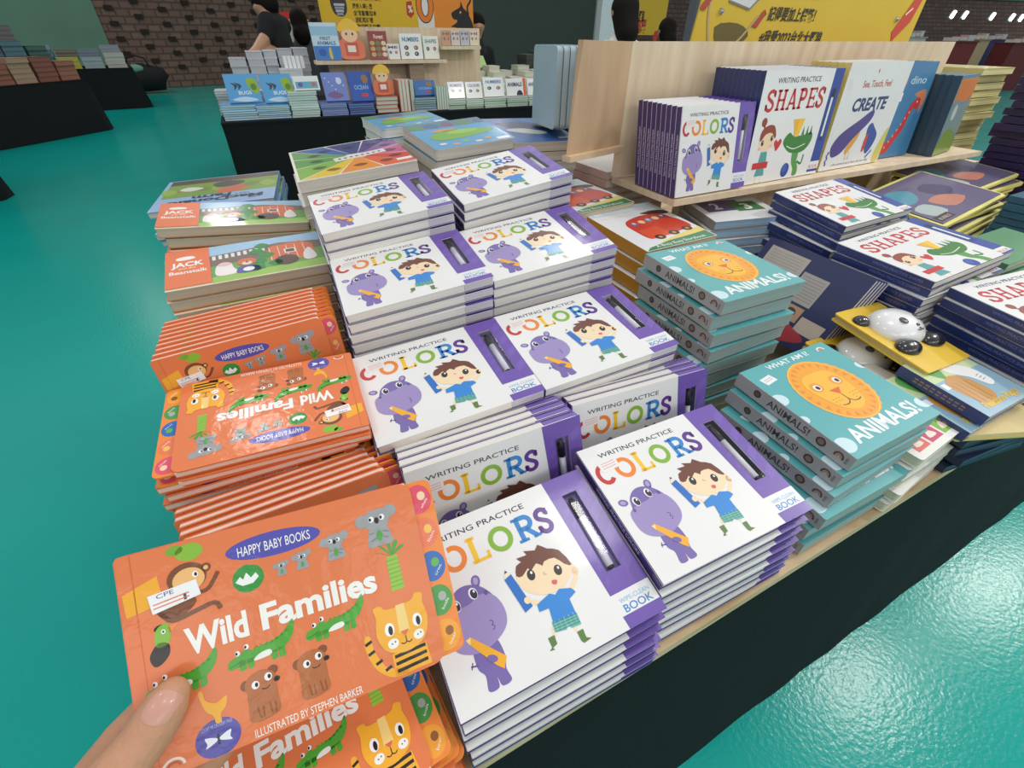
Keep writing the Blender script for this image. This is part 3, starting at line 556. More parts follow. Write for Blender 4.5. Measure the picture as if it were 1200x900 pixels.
wall('wall_right', (14, 22), (46, 17), 3.0, brick_mat((118, 92, 84), (98, 76, 70)))
wall('trim_2', (14, 21.9), (46, 16.9), 3.5, mat((60, 110, 88), 0.6, name='green_band'), t=0.5, z0=3.0)
wall('wall_upper', (14, 22.3), (46, 17.3), 9.0, mat((84, 70, 60), 0.8, name='upper_hall'), z0=3.5)

# ------------------------------------------------------------------ tables with black skirts
PLY = None
def ply_mat(c1=(232, 214, 186), c2=(214, 190, 158), name='plywood', sx=(2.0, 2.0, 14.0)):
    m = bpy.data.materials.new(name); m.use_nodes = True; nt = m.node_tree; N = nt.nodes; L = nt.links; b = N['Principled BSDF']; b.inputs['Roughness'].default_value = 0.55
    tc = N.new('ShaderNodeTexCoord'); mp = N.new('ShaderNodeMapping'); mp.inputs['Scale'].default_value = sx; L.new(tc.outputs['Object'], mp.inputs[0])
    nz = N.new('ShaderNodeTexNoise'); nz.inputs['Scale'].default_value = 3; nz.inputs['Detail'].default_value = 6; L.new(mp.outputs[0], nz.inputs['Vector'])
    rp = N.new('ShaderNodeValToRGB'); rp.color_ramp.elements[0].position = 0.3; rp.color_ramp.elements[1].position = 0.7
    rp.color_ramp.elements[0].color = (*[lin(v) for v in c2], 1); rp.color_ramp.elements[1].color = (*[lin(v) for v in c1], 1)
    L.new(nz.outputs['Fac'], rp.inputs[0]); L.new(rp.outputs[0], b.inputs['Base Color']); return m
ply = ply_mat(sx=(9, 9, 1.2)); plyedge = ply_mat((226, 200, 160), (190, 158, 116), 'plywood_edge', (3, 8, 30))
cloth = mat((17, 21, 22), 0.85, name='black_skirt_cloth', bump=0.4, bscale=160, spec=0.25, var=0.08)
def skirt(mb, pts, z1, m, flare=0.06, folds=0.002, closed=True):
    """cloth hanging from a table outline (counter-clockwise) down to the floor, gently pleated"""
    n = len(pts); ring = []
    for i in range(n if closed else n - 1):
        a = Vector(pts[i]); b = Vector(pts[(i + 1) % n]); d = b - a; nn = Vector((d.y, -d.x)).normalized(); k = max(2, int(d.length / 0.06))
        for j in range(k): ring.append((a + d * (j / k), nn, j / k * d.length))
    rows = [0, .05, .3, .6, 1]; vs = []; N = len(ring)
    for t in rows:
        for p, nn, s in ring:
            off = flare * t + folds * t * sin(s * 21 + sin(s * 5) * 2); q = p + nn * off; vs.append((q.x, q.y, z1 * (1 - t) + 0.004))
    mb.add(vs, [(r * N + i, r * N + (i + 1) % N, (r + 1) * N + (i + 1) % N, (r + 1) * N + i) for r in range(len(rows) - 1) for i in range(N)], m, True)
def table(name, label, x0, y0, x1, y1, rot=0.0, z=0.73, top_m=None, flare=0.06):
    t = thing(name, label, 'table', (x0, y0, 0), (0, 0, rot)); w_, d_ = x1 - x0, y1 - y0
    mb = MB(); mb.box((0, 0, z - 0.02), (w_, d_, z), top_m or plyedge); mb.build('table_top', t)
    mb = MB(); skirt(mb, [(0.003, 0.004), (w_ - .003, 0.004), (w_ - .003, d_ - .004), (0.003, d_ - .004)], z - 0.021, cloth, flare); mb.build('table_skirt', t); return t
TZ = 0.73
table('display_table', 'plywood book table with a long black skirt, stacked with bright picture books', -0.615, -0.1395, 3.9, 1.56, rad(1.9))

# ------------------------------------------------------------------ books
PG = (214, 208, 196)
def flat_art(mb, art, W, H, T): art.bake(mb, (-W / 2, H / 2, T), (1, 0, 0), (0, -1, 0), (0, 0, 1))
def front_text(mb, s, W, H, T, col, size, width):     # lettering down the spine at the left edge
    pass
def colors_book(label, group, tray=True):
    """workbook with a pen set in a recess; origin at the middle of its underside"""
    W, H, T = 0.26, 0.205, TC; t = thing('coloring_workbook', label, 'book', group=group)
    out = rrect(W, H, (0.001, 0.008, 0.008, 0.001)); slot = [((x - 130) / 1000, (102.5 - y) / 1000) for x, y in SLOT_MM]
    white = ink(WHT); mb = MB()
    mb.prism(out, T - 0.0014, T, white, holes=[slot]); art_colors().bake(mb, (-W / 2, H / 2, T), (1, 0, 0), (0, -1, 0), (0, 0, 1))
    mb.box((min(p[0] for p in slot), min(p[1] for p in slot), T - 0.0125), (max(p[0] for p in slot), max(p[1] for p in slot), T - 0.0114), mat((160, 140, 206), 0.4, name='recess_floor'))
    for a, b in zip(slot, slot[1:] + slot[:1]): mb.face([(*a, T - .012), (*b, T - .012), (*b, T - .001), (*a, T - .001)], mat((184, 170, 220), 0.4, name='recess_wall'))
    mb.build('front_cover', t)
    mb = MB(); mb.prism(rrect(W, H, (0.001, 0.008, 0.008, 0.001)), 0, 0.0014, ink((76, 58, 128)), mside=ink((176, 172, 178))); mb.build('back_cover', t)
    mb = MB(); mb.box((-W / 2 + .0012, -H / 2 + .0015, 0.0014), (0.074, H / 2 - .0015, T - .0014), pages((240, 236, 228), 0.6)); mb.build('pages', t)
    mb = MB(); pc = wrapink((128, 104, 184)) if tray else pages((214, 210, 214), 0.5)
    hx0, hx1 = slot[0][0], slot[1][0]; hy1, hy0 = slot[0][1], slot[2][1]; X0, X1, Y0, Y1 = 0.0745, W / 2 - .0015, -H / 2 + .0018, H / 2 - .0018
    for lo, hi in (((X0, Y0), (hx0, Y1)), ((hx1, Y0), (X1, Y1)), ((hx0, Y0), (hx1, hy0)), ((hx0, hy1), (hx1, Y1))): mb.box((*lo, .0014), (*hi, T - .0014), pc)
    mb.build('pen_tray', t)
    sp = ink((66, 48, 110)); mb = MB(); mb.box((-W / 2 - .0006, -H / 2, 0), (-W / 2 + .0004, H / 2, T), sp)
    A = Art(ink); A.text('WRITING PRACTICE COLORS', 60, 11, 6, (222, 214, 236), 1, 100, bold=0.002); A.rect(0, 0, 205, 1.3, (236, 234, 240), 1)
    A.bake(mb, (-W / 2 - .0006, H / 2, T), (0, -1, 0), (0, 0, -1), (-1, 0, 0)); mb.build('spine', t)
    px = (hx0 + hx1) / 2; mb = MB(); mb.tube([(px, hy0 + .006, T - .0066), (px, hy1 - .034, T - .0066)], .0052, mat((232, 232, 238), 0.3, name='white_pen_barrel'), 14)
    mb.tube([(px, hy0 + .003, T - .0066), (px, hy0 + .0068, T - .0066)], .0046, mat((24, 24, 30), 0.4, name='black_plastic'), 12); p = mb.build('pen', t)
    mb = MB(); mb.tube([(px, hy1 - .036, T - .0066), (px, hy1 - .014, T - .0066), (px, hy1 - .012, T - .0066), (px, hy1 - .006, T - .0066)], [.0056, .0056, .0044, .0036], mat((24, 24, 30), 0.4, name='black_plastic'), 14); mb.build('pen_cap', p)
    mb = MB(); k = 0.0005; bx0, bx1, by0, by1 = hx0 - .001, hx1 + .001, hy0 - .001, hy1 + .001; vs = []; nu, nv = 7, 13
    for j in range(nv):
        for i in range(nu): u, v = i / (nu - 1), j / (nv - 1); vs.append((bx0 + (bx1 - bx0) * u, by0 + (by1 - by0) * v, T - .0007 + .0007 * (1 - (2 * u - 1) ** 4) * (1 - (2 * v - 1) ** 10)))
    mb.add(vs, [(j * nu + i, j * nu + i + 1, (j + 1) * nu + i + 1, (j + 1) * nu + i) for j in range(nv - 1) for i in range(nu - 1)], clearfilm(), True); mb.build('blister', t)
    return t
TC = 0.0172
def hardback(name, label, group, W, H, T, art, face, spinecol, pagecol=PG, spine=None, radii=None, inkf=ink, over=0.0008, cat='book', lines=1.0, spine_side='left'):
    """board book / hardback: front and back boards, page block, spine with lettering"""
    t = thing(name, label, cat, group=group); b = min(0.0022, T * .14); radii = radii or (0, .002, .002, 0); out = rrect(W, H, radii)
    mb = MB(); mb.prism(out, T - b, T, inkf(face), mside=inkf(spinecol) if spine_side else pages(pagecol, 0.3))
    if art: art.bake(mb, (-W / 2, H / 2, T), (1, 0, 0), (0, -1, 0), (0, 0, 1), clamp=(W * 1000, H * 1000))
    mb.build('front_cover', t)
    mb = MB(); mb.prism(out, 0, b, inkf(spinecol)); mb.build('back_cover', t)
    mb = MB(); rr = max(0.0003, (radii[1] - over)); mb.prism(rrect(W - 2 * over, H - 2 * over, (max(.0003, radii[0] - over), rr, rr, max(.0003, radii[3] - over))), b, T - b, pages(pagecol, lines)); mb.build('pages', t)
    if spine_side:
        mb = MB(); mb.box((-W / 2 - .0008, -H / 2 + radii[3], 0.0002), (-W / 2 + .0006, H / 2 - radii[0], T - .0002), inkf(spinecol))
        if spine: spine.bake(mb, (-W / 2 - .0008, H / 2, T), (0, -1, 0), (0, 0, -1), (-1, 0, 0))
        mb.build('spine', t)
    return t
WW, WH, WT = 0.238, 0.173, 0.0116
def wild_book(label, group):
    t = thing('board_book', label, 'book', group=group); T = WT; b = 0.0024; oc = wrapink(ORG)
    out = rrect(WW, WH, (.003, .012, .012, .003), 6)
    mb = MB(); mb.prism(out, T - b, T, oc); art_wild().bake(mb, (-WW / 2, WH / 2, T), (1, 0, 0), (0, -1, 0), (0, 0, 1), clamp=(WW * 1000, WH * 1000)); mb.build('front_cover', t)
    mb = MB(); mb.prism(out, 0, b, wrapink((230, 112, 56))); mb.build('back_cover', t)
    mb = MB(); mb.box((-WW / 2 + .001, -WH / 2 + .0006, b), (WW / 2 - .004, WH / 2 - .0006, T - b), mat((244, 214, 198), 0.6, 0.4, 'cream_page_edges', coat_bump=.3)); mb.build('pages', t)
    # the inner boards reach past the cover on the right and carry round animal tabs
    mb = MB(); x1 = WW / 2 + .021; y = WH / 2 - .002
    tab = [(x1 - .008 + .008 * sin(rad(t)), y - .008 + .008 * cos(rad(t))) for t in range(0, 91, 15)] + [(x1 - .008 + .008 * cos(rad(t)), -y + .008 - .008 * sin(rad(t))) for t in range(0, 91, 15)]
    pg = [(WW / 2 - .012, y)] + tab + [(WW / 2 - .012, -y)]
    mb.prism(pg, T * .42, T * .42 + .0028, wrapink((244, 140, 60))); art_tabs().bake(mb, (WW / 2 - .0015, WH / 2, T * .42 + .0028), (1, 0, 0), (0, -1, 0), (0, 0, 1)); mb.build('tab_page', t)
    mb = MB(); mb.box((-WW / 2 - .0008, -WH / 2 + .003, 0.0004), (-WW / 2 + .0006, WH / 2 - .003, T - .0004), oc); mb.build('spine', t)
    return t

ORD = ['topmost', 'second', 'third', 'fourth', 'fifth', 'sixth', 'seventh', 'eighth', 'ninth', 'tenth', 'eleventh', 'twelfth', 'thirteenth', 'fourteenth', 'fifteenth', 'sixteenth', 'seventeenth', 'eighteenth', 'nineteenth', 'twentieth', 'twenty-first', 'twenty-second', 'twenty-third', 'twenty-fourth', 'twenty-fifth', 'twenty-sixth', 'twenty-seventh', 'twenty-eighth', 'twenty-ninth', 'thirtieth']
PROTO = {}
def inst(key, make):
    """first use builds the book, later ones copy it and its parts"""
    if key not in PROTO: PROTO[key] = make(); return PROTO[key]
    return dup(PROTO[key])
def place(o, top, T, yaw=0, pitch=0, roll=0):
    """put the book so that the middle of its front cover is at `top`"""
    e = Euler((rad(pitch), rad(roll), rad(yaw)), 'XYZ'); o.rotation_euler = e; o.location = Vector(top) - e.to_matrix() @ Vector((0, 0, T)); return o
rng = random.Random(7)
def stack(key, make, T, top, yaw, pitch, roll, W, H, what, where, group, z0=TZ, jit=0.0014, jyaw=0.6, drift=(0, 0), flip=None, flipdx=0, nmax=60, flatten=True, tmin=None):
    """a pile of books from its top cover down to the height z0, tilt easing out towards the bottom"""
    x, y, z = top; z += ZS; T0 = T; T = T + .0010 + jyaw * .0005; hgt = z - z0; sp = 0.5 * (abs(rad(pitch)) * H + abs(rad(roll)) * W)
    n = max(1, int((hgt - (sp if flatten else 0)) / T + 1e-6)); n = min(n, nmax)
    gap = (hgt - n * T - 0) / n if n < nmax else 0.0006
    res = []
    for k in range(n):
        f = (1 - k / n) if flatten else 1.0
        o = inst(key, make)
        o['label'] = f'{what}, {ORD[k]}{" down" if k else ""} in the {where}'; o['group'] = group
        jx, jy, ja = (rng.uniform(-jit, jit), rng.uniform(-jit, jit), rng.uniform(-jyaw, jyaw)) if k else (0, 0, 0)
        place(o, (x + jx + drift[0] * k + (flipdx if flip and flip(k) else 0), y + jy + drift[1] * k, z - k * (T + max(gap, 0))), T0, yaw + ja + (180 if flip and flip(k) else 0), pitch * f, roll * f); res.append(o)
    return res
def lean(key, make, T, front, yaw, pitch, roll, n, what, where, group, slide=0.0, lastdx=0.0, gap=.0011):
    """books leaning back in a row, the front one showing its cover"""
    e = Euler((rad(pitch), rad(roll), rad(yaw)), 'XYZ').to_matrix(); nn = e @ Vector((0, 0, 1)); up = e @ Vector((0, 1, 0)); rt = e @ Vector((1, 0, 0)); res = []
    for k in range(n):
        o = inst(key, make); o['label'] = f'{what}, {"front" if k == 0 else ORD[k]} of the {where}'; o['group'] = group
        j = rng.uniform(-.002, .002) if k else 0
        place(o, Vector((front[0], front[1], front[2] + ZS)) - nn * (k * (T + gap)) + up * (slide * k) + rt * (lastdx * k + j), T, yaw, pitch, roll); res.append(o)
    return res

# ------------------------------------------------------------------ the white COLORS workbooks
W, H = 0.26, 0.205
cbF = lambda: colors_book('white COLORS workbook', 'COLORS workbooks on the table', True)
cbB = lambda: colors_book('white COLORS workbook', 'COLORS workbooks on the table', False)
CW = 'white COLORS workbook'
stack('cF', cbF, TC, (0.001, 0.001, -0.001), 0, 9.4, 0, W, H, CW, 'front stack beside the teal ANIMALS spines', 'COLORS workbooks at the table edge', drift=(0, -.0018))
stack('cF', cbF, TC, (-0.264, -0.018, -0.022), 0.5, 11.4, -1.7, W, H, CW, 'front stack beside the held orange book', 'COLORS workbooks at the table edge', drift=(.0008, -.0020))
stack('cB', cbB, TC, (-0.259, 0.302, 0.063), -1.6, 5.6, -4.8, W, H, CW, 'stack beside the upside-down orange book', 'COLORS workbooks in flat stacks', drift=(0, .0012))
stack('cB', cbB, TC, (0.001, 0.301, 0.080), -0.3, 6.4, -3.5, W, H, CW, 'stack left of the upper ANIMALS books', 'COLORS workbooks in flat stacks', drift=(0, .0014))
stack('cB', cbB, TC, (-0.246, 0.525, 0.153), -2.2, 5.3, -5.6, W, H, CW, 'stack beside the nearer beanstalk books', 'COLORS workbooks in flat stacks')
stack('cB', cbB, TC, (0.018, 0.525, 0.167), -3.0, 7.0, -6.3, W, H, CW, 'stack beside the ochre bus book spines', 'COLORS workbooks in flat stacks')
stack('cB', cbB, TC, (-0.246, 0.725, 0.223), -0.4, 4.9, -6.0, W, H, CW, 'stack before the rainbow picture books', 'COLORS workbooks in flat stacks', drift=(0, .0007))
stack('cB', cbB, TC, (0.035, 0.736, 0.248), 0.0, 7.1, -7.5, W, H, CW, 'stack before the green lagoon books', 'COLORS workbooks in flat stacks', drift=(0, .0006))
lean('cF', cbF, TC, (-0.236, 0.110, -0.047), -2.6, 76, -3.6, 4, 'upright leaning COLORS workbook', 'row behind the front left stack', 'COLORS workbooks leaning on edge', slide=0.001)
lean('cF', cbF, TC, (0.032, 0.136, -0.056), -3.4, 76, -1.0, 3, 'upright leaning COLORS workbook', 'row behind the front right stack', 'COLORS workbooks leaning on edge', slide=0.001)

# ------------------------------------------------------------------ the orange board books
wb = lambda: wild_book('orange Wild Families board book', 'orange board books')
OW = 'orange Wild Families board book'
stack('w', wb, WT, (-0.553, -0.062, -0.056), 6.5, 2.8, 3.0, WW, WH, OW, 'flat stack under the held book', 'orange board books lying flat', jit=.002, drift=(.005, -.001), jyaw=1, flip=lambda k: k > 2)
lean('w', wb, WT, (-0.504, 0.140, -0.050), 3.6, 77, 0, 5, OW + ' on edge', 'row hidden behind the held book', 'orange board books on edge', slide=.0015, lastdx=-.003, gap=.0030)
stack('w', wb, WT, (-0.508, 0.318, 0.075), 178.3, -4.7, -0.9, WW, WH, 'upside-down ' + OW, 'flat stack beside two leaning rows', 'orange board books lying upside down', jit=.003, jyaw=1.2, flip=lambda k: k > 1, flipdx=-.022)
lean('w', wb, WT, (-0.529, 0.420, 0.041), 6.4, 80, -1.2, 9, OW + ' on edge', 'row below the beanstalk books', 'orange board books on edge', slide=.0022, lastdx=.0022, gap=.0034)

# ------------------------------------------------------------------ other board books on the left
jk = lambda: hardback('board_book', 'beanstalk board book', None, 0.284, 0.150, 0.019, art_jack(), (200, 214, 220), (196, 150, 110), (206, 190, 166), radii=(.006, .006, .006, .006), spine_side=None, lines=.7)
stack('jack', jk, .019, (-0.511, 0.715, 0.144), 2.7, 6.5, 0, .284, .15, 'orange Jack beanstalk board book', 'nearer beanstalk stack', 'beanstalk board books', jit=.005, jyaw=1.6)
stack('jack', jk, .019, (-0.526, 0.910, 0.178), 0.8, 3.2, 5.0, .284, .15, 'orange Jack beanstalk board book', 'farther beanstalk stack', 'beanstalk board books', jit=.010, jyaw=2.5)
fm = lambda: hardback('picture_book', 'farm picture book', None, 0.294, 0.255, 0.016, art_farm(), (150, 182, 222), (120, 160, 206), spine_side='left')
stack('farm', fm, .016, (-0.577, 1.255, 0.150), 173.1, -2.5, 2.6, .294, .255, 'upside-down blue MacDonald farm book', 'stack behind the beanstalk books', 'farm picture books', jit=.012, drift=(.001, .003))
rb = lambda: hardback('picture_book', 'rainbow picture book', None, 0.265, 0.30, 0.024, art_rainbow(), (240, 236, 226), (214, 208, 196), spine_side=None)
stack('rainbow', rb, .024, (-0.252, 1.000, 0.255), -1.0, 0.8, -5.1, .265, .30, 'rainbow wedge picture book', 'stack behind the rear left COLORS stack', 'rainbow picture books', jit=.005)
lg = lambda: hardback('picture_book', 'lagoon picture book', None, 0.225, 0.20, 0.026, art_lagoon(0.87, 0.82), (110, 150, 180), (176, 168, 150), radii=(.006, .012, .012, .006), spine_side=None)
stack('lagoon', lg, .026, (0.028, 0.985, 0.293), 8.0, 7.0, -2.0, .225, .20, 'green and blue lagoon board book', 'stack behind the rear COLORS stack', 'lagoon board books', jit=.004)
bl = lambda: hardback('picture_book', 'blue picture book', None, 0.22, 0.24, 0.026, art_blue(), (52, 96, 160), (196, 188, 172), radii=(.004, .006, .006, .004), spine_side=None)
stack('blue', bl, .026, (0.303, 1.115, 0.266), 0.7, 7.0, 2.0, .22, .24, 'deep blue picture book', 'stack left of the plywood stand', 'blue picture books', jit=.003, drift=(0, .0055))
# pale boards and a standing row behind them
pale = lambda: hardback('board_book', 'pale book', None, 0.20, 0.17, 0.022, art_lagoon(.77, .69), (226, 228, 224), (224, 226, 222), (220, 222, 214), radii=(.012, .02, .02, .012), spine_side=None, lines=.3)
stack('pale', pale, .022, (-0.055, 1.20, 0.300), 8, 3, -2, .20, .17, 'white-edged board book', 'stack behind the green lagoon books', 'white-edged board books', jit=.005)
gb = lambda: hardback('board_book', 'grey blue board book', None, 0.17, 0.195, 0.016, None, (150, 178, 190), (176, 196, 204), (170, 190, 198), radii=(.014, .014, .014, .014), spine_side=None, lines=.3)
for k in range(5):
    o = inst('greyblue', gb); o['label'] = f'grey-blue board book standing by the plywood stand, {["nearest", "second nearest", "third nearest", "fourth nearest", "farthest"][k]} to it'; o['group'] = 'grey-blue books standing beside the stand'
    o.rotation_euler = Euler((rad(90), 0, rad(84)), 'XYZ'); o.location = (0.408 - .0185 * k, 1.083 + .003 * k, 0.276 + .098 + ZS)

# ------------------------------------------------------------------ the teal ANIMALS and bus books
def spine_animals():
    A = Art(ink); A.ell(45, 13, 7, 7, (66, 60, 58), 1); A.ell(45, 13, 4.6, 4.6, (100, 80, 66), 2); A.text('ANIMALS!', 66, 20, 13, (70, 72, 74), 1, 78, bold=0.015); A.ell(164, 13, 8, 8, (88, 62, 52), 1); A.ell(164, 13, 5, 5, (130, 118, 108), 2)
    A.arc(194, 15, 6.5, 7, 160, 380, 3, (104, 66, 50), 1); A.arc(194, 15, 3, 3.4, 160, 380, 1.8, (160, 120, 90), 1); A.rect(204, 8, 208, 20, (130, 128, 124), 1); return A
an = lambda: hardback('board_book', 'teal book', None, 0.22, 0.215, 0.0270, art_animals(), TEAL, (166, 164, 160), (150, 176, 172), spine=spine_animals(), lines=.5)
stack('animals', an, .027, (0.335, 0.030, 0.025), 2, 3.6, -0.4, .22, .215, 'teal lion-faced ANIMALS board book', 'stack at the table edge', 'teal ANIMALS board books', jit=.009, jyaw=2.0, drift=(-.011, -.005))
stack('animals', an, .027, (0.340, 0.325, 0.130), 2.1, 3.2, 1.2, .22, .215, 'teal lion-faced ANIMALS board book', 'stack below the bus books', 'teal ANIMALS board books', jit=.007, jyaw=2.0, drift=(-.005, -.001))
ochre = (196, 138, 40)
bs = lambda: hardback('picture_book', 'bus picture book', None, 0.24, 0.25, 0.030, art_bus(), (232, 234, 236), ochre, (206, 196, 170))
stack('bus', bs, .030, (0.412, 0.645, 0.108), 5.8, 4.6, 0.9, .24, .25, 'red bus picture book with ochre spine', 'stack under the shelf corner', 'bus picture books', jit=.006, drift=(-.012, -.010))
p = at(704, 226, 0.145 + ZS)
stack('bus', bs, .030, (0.312, 0.862, 0.135), 8, 2, 0, .24, .25, 'white picture book with red bus', 'stack by the purple shelf spines', 'bus picture books', jit=.004)

# ------------------------------------------------------------------ plywood display stand and what stands on it
st = thing('display_stand', 'plywood display stand with a front shelf, rising from the crowded table', 'stand', (0.48, 0.90, 0))
lx, ly = 0.48, 0.90
mb = MB(); R1 = Matrix.Rotation(rad(3.4), 3, 'Z'); zt = 0.482 + ZS
mb.box((0, 0, 0.16 + ZS), (1.62, 0.018, zt), ply, R1, (0, 0, 0)); mb.box((0.30, 0, TZ), (1.62, 0.018, 0.16 + ZS), ply, R1, (0, 0, 0)); mb.build('back_panel', st)
mb = MB(); d = Vector((-0.215, -0.066, 0)); nrm = Vector((0.066, -0.215, 0)).normalized() * -.016
a, b = Vector((0, 0, 0)), d; q = [a, b, b + nrm, a + nrm]
vs = [(p.x + (0.020 if i in (1, 2) else 0), p.y, 0.245 + ZS) for i, p in enumerate(q)] + [(p.x + (0.025 if i in (1, 2) else 0), p.y, zt + (.004 if i in (1, 2) else 0)) for i, p in enumerate(q)]
vs = [(-0.215 - .0, -.066, .245 + ZS) if i == 1 else v for i, v in enumerate(vs)]
mb.add(vs, [(3, 2, 1, 0), (4, 5, 6, 7), (0, 1, 5, 4), (1, 2, 6, 5), (2, 3, 7, 6), (3, 0, 4, 7)], ply_mat((206, 174, 140), (190, 156, 122), 'brown_plywood', (9, 9, 1.2))); mb.build('end_panel', st)
mb = MB(); mb.box((0, -.012, 0.232 + ZS), (0.226, .016, 0.246 + ZS), ply_mat((232, 206, 170), (214, 184, 146), 'pale_batten', (3, 9, 9)), Matrix.Rotation(rad(180 + 17.1), 3, 'Z'), (0, 0, 0)); mb.build('batten', st)
mb = MB(); o_ = Vector((0.497 - lx, 0.658 - ly)); R2 = Matrix.Rotation(rad(1.2), 3, 'Z')
mb.box((0, 0, .138 + ZS), (1.52, 0.27, .154 + ZS), ply, R2, (0, 0, 0)); mb.v = [(v[0] + o_.x, v[1] + o_.y, v[2]) for v in mb.v]
for f in range(len(mb.f)): pass
mb.build('shelf', st)
SH = .1552
def upright(key, make, T, c, yaw, pitch, n, what, tail, group, W_, H_, step=None):
    """books standing on the shelf in file, covers to the front; c = middle of the front cover"""
    e = Euler((rad(pitch), 0, rad(yaw)), 'XYZ').to_matrix(); res = []
    for k in range(n):
        o = inst(key, make); o['group'] = group
        o['label'] = f'{what}, {"front" if k == 0 else ORD[k]} one {tail}'
        q = Vector((c[0], c[1], c[2] + ZS + T * cos(rad(pitch)))) + Vector((0, 1, 0)) * (k * (step or (T + .0011) / sin(rad(pitch))))
        place(o, q, T, yaw, pitch, 0); res.append(o)
    return res
cy = .205 / 2
upright('cB', cbB, TC, (0.628, 0.686, SH + cy * sin(rad(80)) + .0005), 3.0, 80, 9, 'COLORS workbook upright', 'in the file on the shelf end', 'COLORS workbooks filed on the shelf', W, H)
def spine_shapes(): A = Art(ink); A.text('WRITING PRACTICE SHAPES', 90, 12, 6, (110, 122, 172), 1, 110, bold=0.002); A.rect(0, 0, 220, 1, (190, 196, 220), 1); return A
sh = lambda: hardback('activity_workbook', 'SHAPES workbook', None, 0.28, 0.22, 0.018, art_shapes(), WHT, (36, 52, 112), (222, 218, 208), spine=spine_shapes(), radii=(.001, .007, .007, .001))
shL = lambda: hardback('activity_workbook', 'SHAPES workbook', None, 0.336, 0.271, 0.016, None, WHT, (36, 48, 100), (222, 218, 208), spine=None)
def shapes_big():
    t = shL(); fc = [c for c in t.children if c.name.startswith('front_cover')][0]
    mb = MB(); mb.prism(rrect(.336, .271, (0, .002, .002, 0)), .016 - .0022, .016, ink(WHT)); art_shapes().bake(mb, (-.168, .1355, .016), (1, 0, 0), (0, -1, 0), (0, 0, 1), sc=.0012, clamp=(280, 225))
    n = mb.build('front_cover', t); bpy.data.objects.remove(fc)
    sp = [c for c in t.children if c.name.startswith('spine')][0]; mb = MB(); mb.box((-.1688, -.1355, .0002), (-.1674, .1355, .0158), ink((36, 48, 100)))
    A = Art(ink); A.text('WRITING PRACTICE SHAPES', 95, 11, 6, (190, 198, 224), 1, 130, bold=0.002); A.rect(0, 0, 271, .9, (86, 100, 156), 1); A.bake(mb, (-.1688, .1355, .016), (0, -1, 0), (0, 0, -1), (-1, 0, 0)); mb.build('spine', t); bpy.data.objects.remove(sp); return t
upright('shapesU', shapes_big, .016, (0.933, 0.709, SH + .1355 * sin(rad(84.5))), 3.6, 84.5, 10, 'SHAPES workbook upright', 'in the shelf file of navy spines', 'SHAPES workbooks filed on the shelf', .336, .271)
cr = lambda: hardback('picture_book', 'CREATE book', None, 0.326, 0.282, 0.02, art_create(), (232, 233, 232), (222, 200, 120), (200, 196, 186))
upright('create', cr, .02, (1.282, 0.732, SH + .141 * sin(rad(86)) ), 3.6, 86, 6, 'white CREATE footprint-bird book upright', 'right of the SHAPES books', 'CREATE books filed on the shelf', .326, .282)
dn = lambda: hardback('picture_book', 'dinosaur book', None, 0.20, 0.277, 0.02, art_dino(), (64, 124, 168), (196, 140, 60), (200, 196, 186))
upright('dino', dn, .02, (1.560, 0.775, SH + .1385 * sin(rad(84))), 2, 84, 4, 'blue picture book with a red dinosaur', 'right of the CREATE books', 'dinosaur books filed on the shelf', .2, .277)
nb = lambda: hardback('picture_book', 'teal spine book', None, 0.19, 0.24, 0.024, art_jungle(), (96, 146, 170), (36, 70, 92), (200, 196, 186))
upright('jungle', nb, .024, (1.800, 0.735, SH + .12 * sin(rad(84))), 12, 84, 4, 'orange and green jungle book with dark teal spine', 'at the far shelf end', 'jungle books filed on the shelf', .19, .24)
# big yellow banner behind the stand
def art_banner():
    A = Art(lambda c: mat(c, .5, name='banner_print')); k = (40, 34, 24)
    A.text('上傳照片至臉書', 330, 40, 26, k, 2, 210, bold=.02); A.text('記得要加上標籤！', 330, 98, 26, k, 2, 220, bold=.02); A.text('#我愛2023台北大野狼', 322, 158, 28, k, 2, 300, bold=.02); A.text('#2023台北大野狼童書展', 316, 218, 28, k, 2, 320, bold=.02)
    for y in (28, 86): A.poly([(300, y), (310, y - 10), (320, y), (310, y + 10)], k, 2)
    A.poly([(90, -20), (240, -20), (290, 30), (240, 76), (150, 60)], (206, 208, 212), 2); A.stroke([(150, 60), (240, 76), (290, 30)], 5, (120, 116, 110), 3)
    A.stroke(catmull([(96, 10), (80, 80), (140, 190), (220, 160), (290, 90)], 4, False), 7, (180, 160, 110), 2)
    for x, y in ((60, 60), (130, 210), (290, 96)): A.poly([(x - 20, y + 20), (x + 16, y - 22), (x + 26, y - 10), (x + 4, y + 24)], (168, 60, 44), 3)
    A.sm([(120, 120), (210, 110), (270, 140), (180, 190)], (96, 82, 20), 1, 3)
    A.poly([(1010, 120), (1080, 10), (1120, 20), (1100, 90), (1030, 150)], (196, 62, 40), 2); A.stroke([(1050, 70), (1080, 50)], 6, (240, 220, 190), 3); A.poly([(1010, 270), (1062, 270), (1062, 232), (1024, 232)], (196, 40, 44), 2); return A
bn = thing('banner', 'large yellow banner with black Chinese lettering above the plywood stand', 'banner', (0.98, 1.10, 0))
mb = MB(); bx = Vector((1, 0.06, 0)).normalized()
BY = 0.99 + .06
P0 = aty(806, 55, BY); P1 = aty(1060, 56, BY + .06); wdt = (P1 - P0).length; loc0 = Vector((0.98, 1.10, 0))
up = Vector((0.0, .12, 1)).normalized(); X = (P1 - P0).normalized(); Hh = 0.42
bl0 = P0 - loc0 - up * .03; br0 = P1 - loc0 - up * .03; yel = mat((206, 174, 36), .5, name='yellow_banner_cloth')
ul = bl0 + up * Hh + X * .10; ur = br0 + up * Hh + X * .10; nb_ = up.cross(X).normalized() * .006
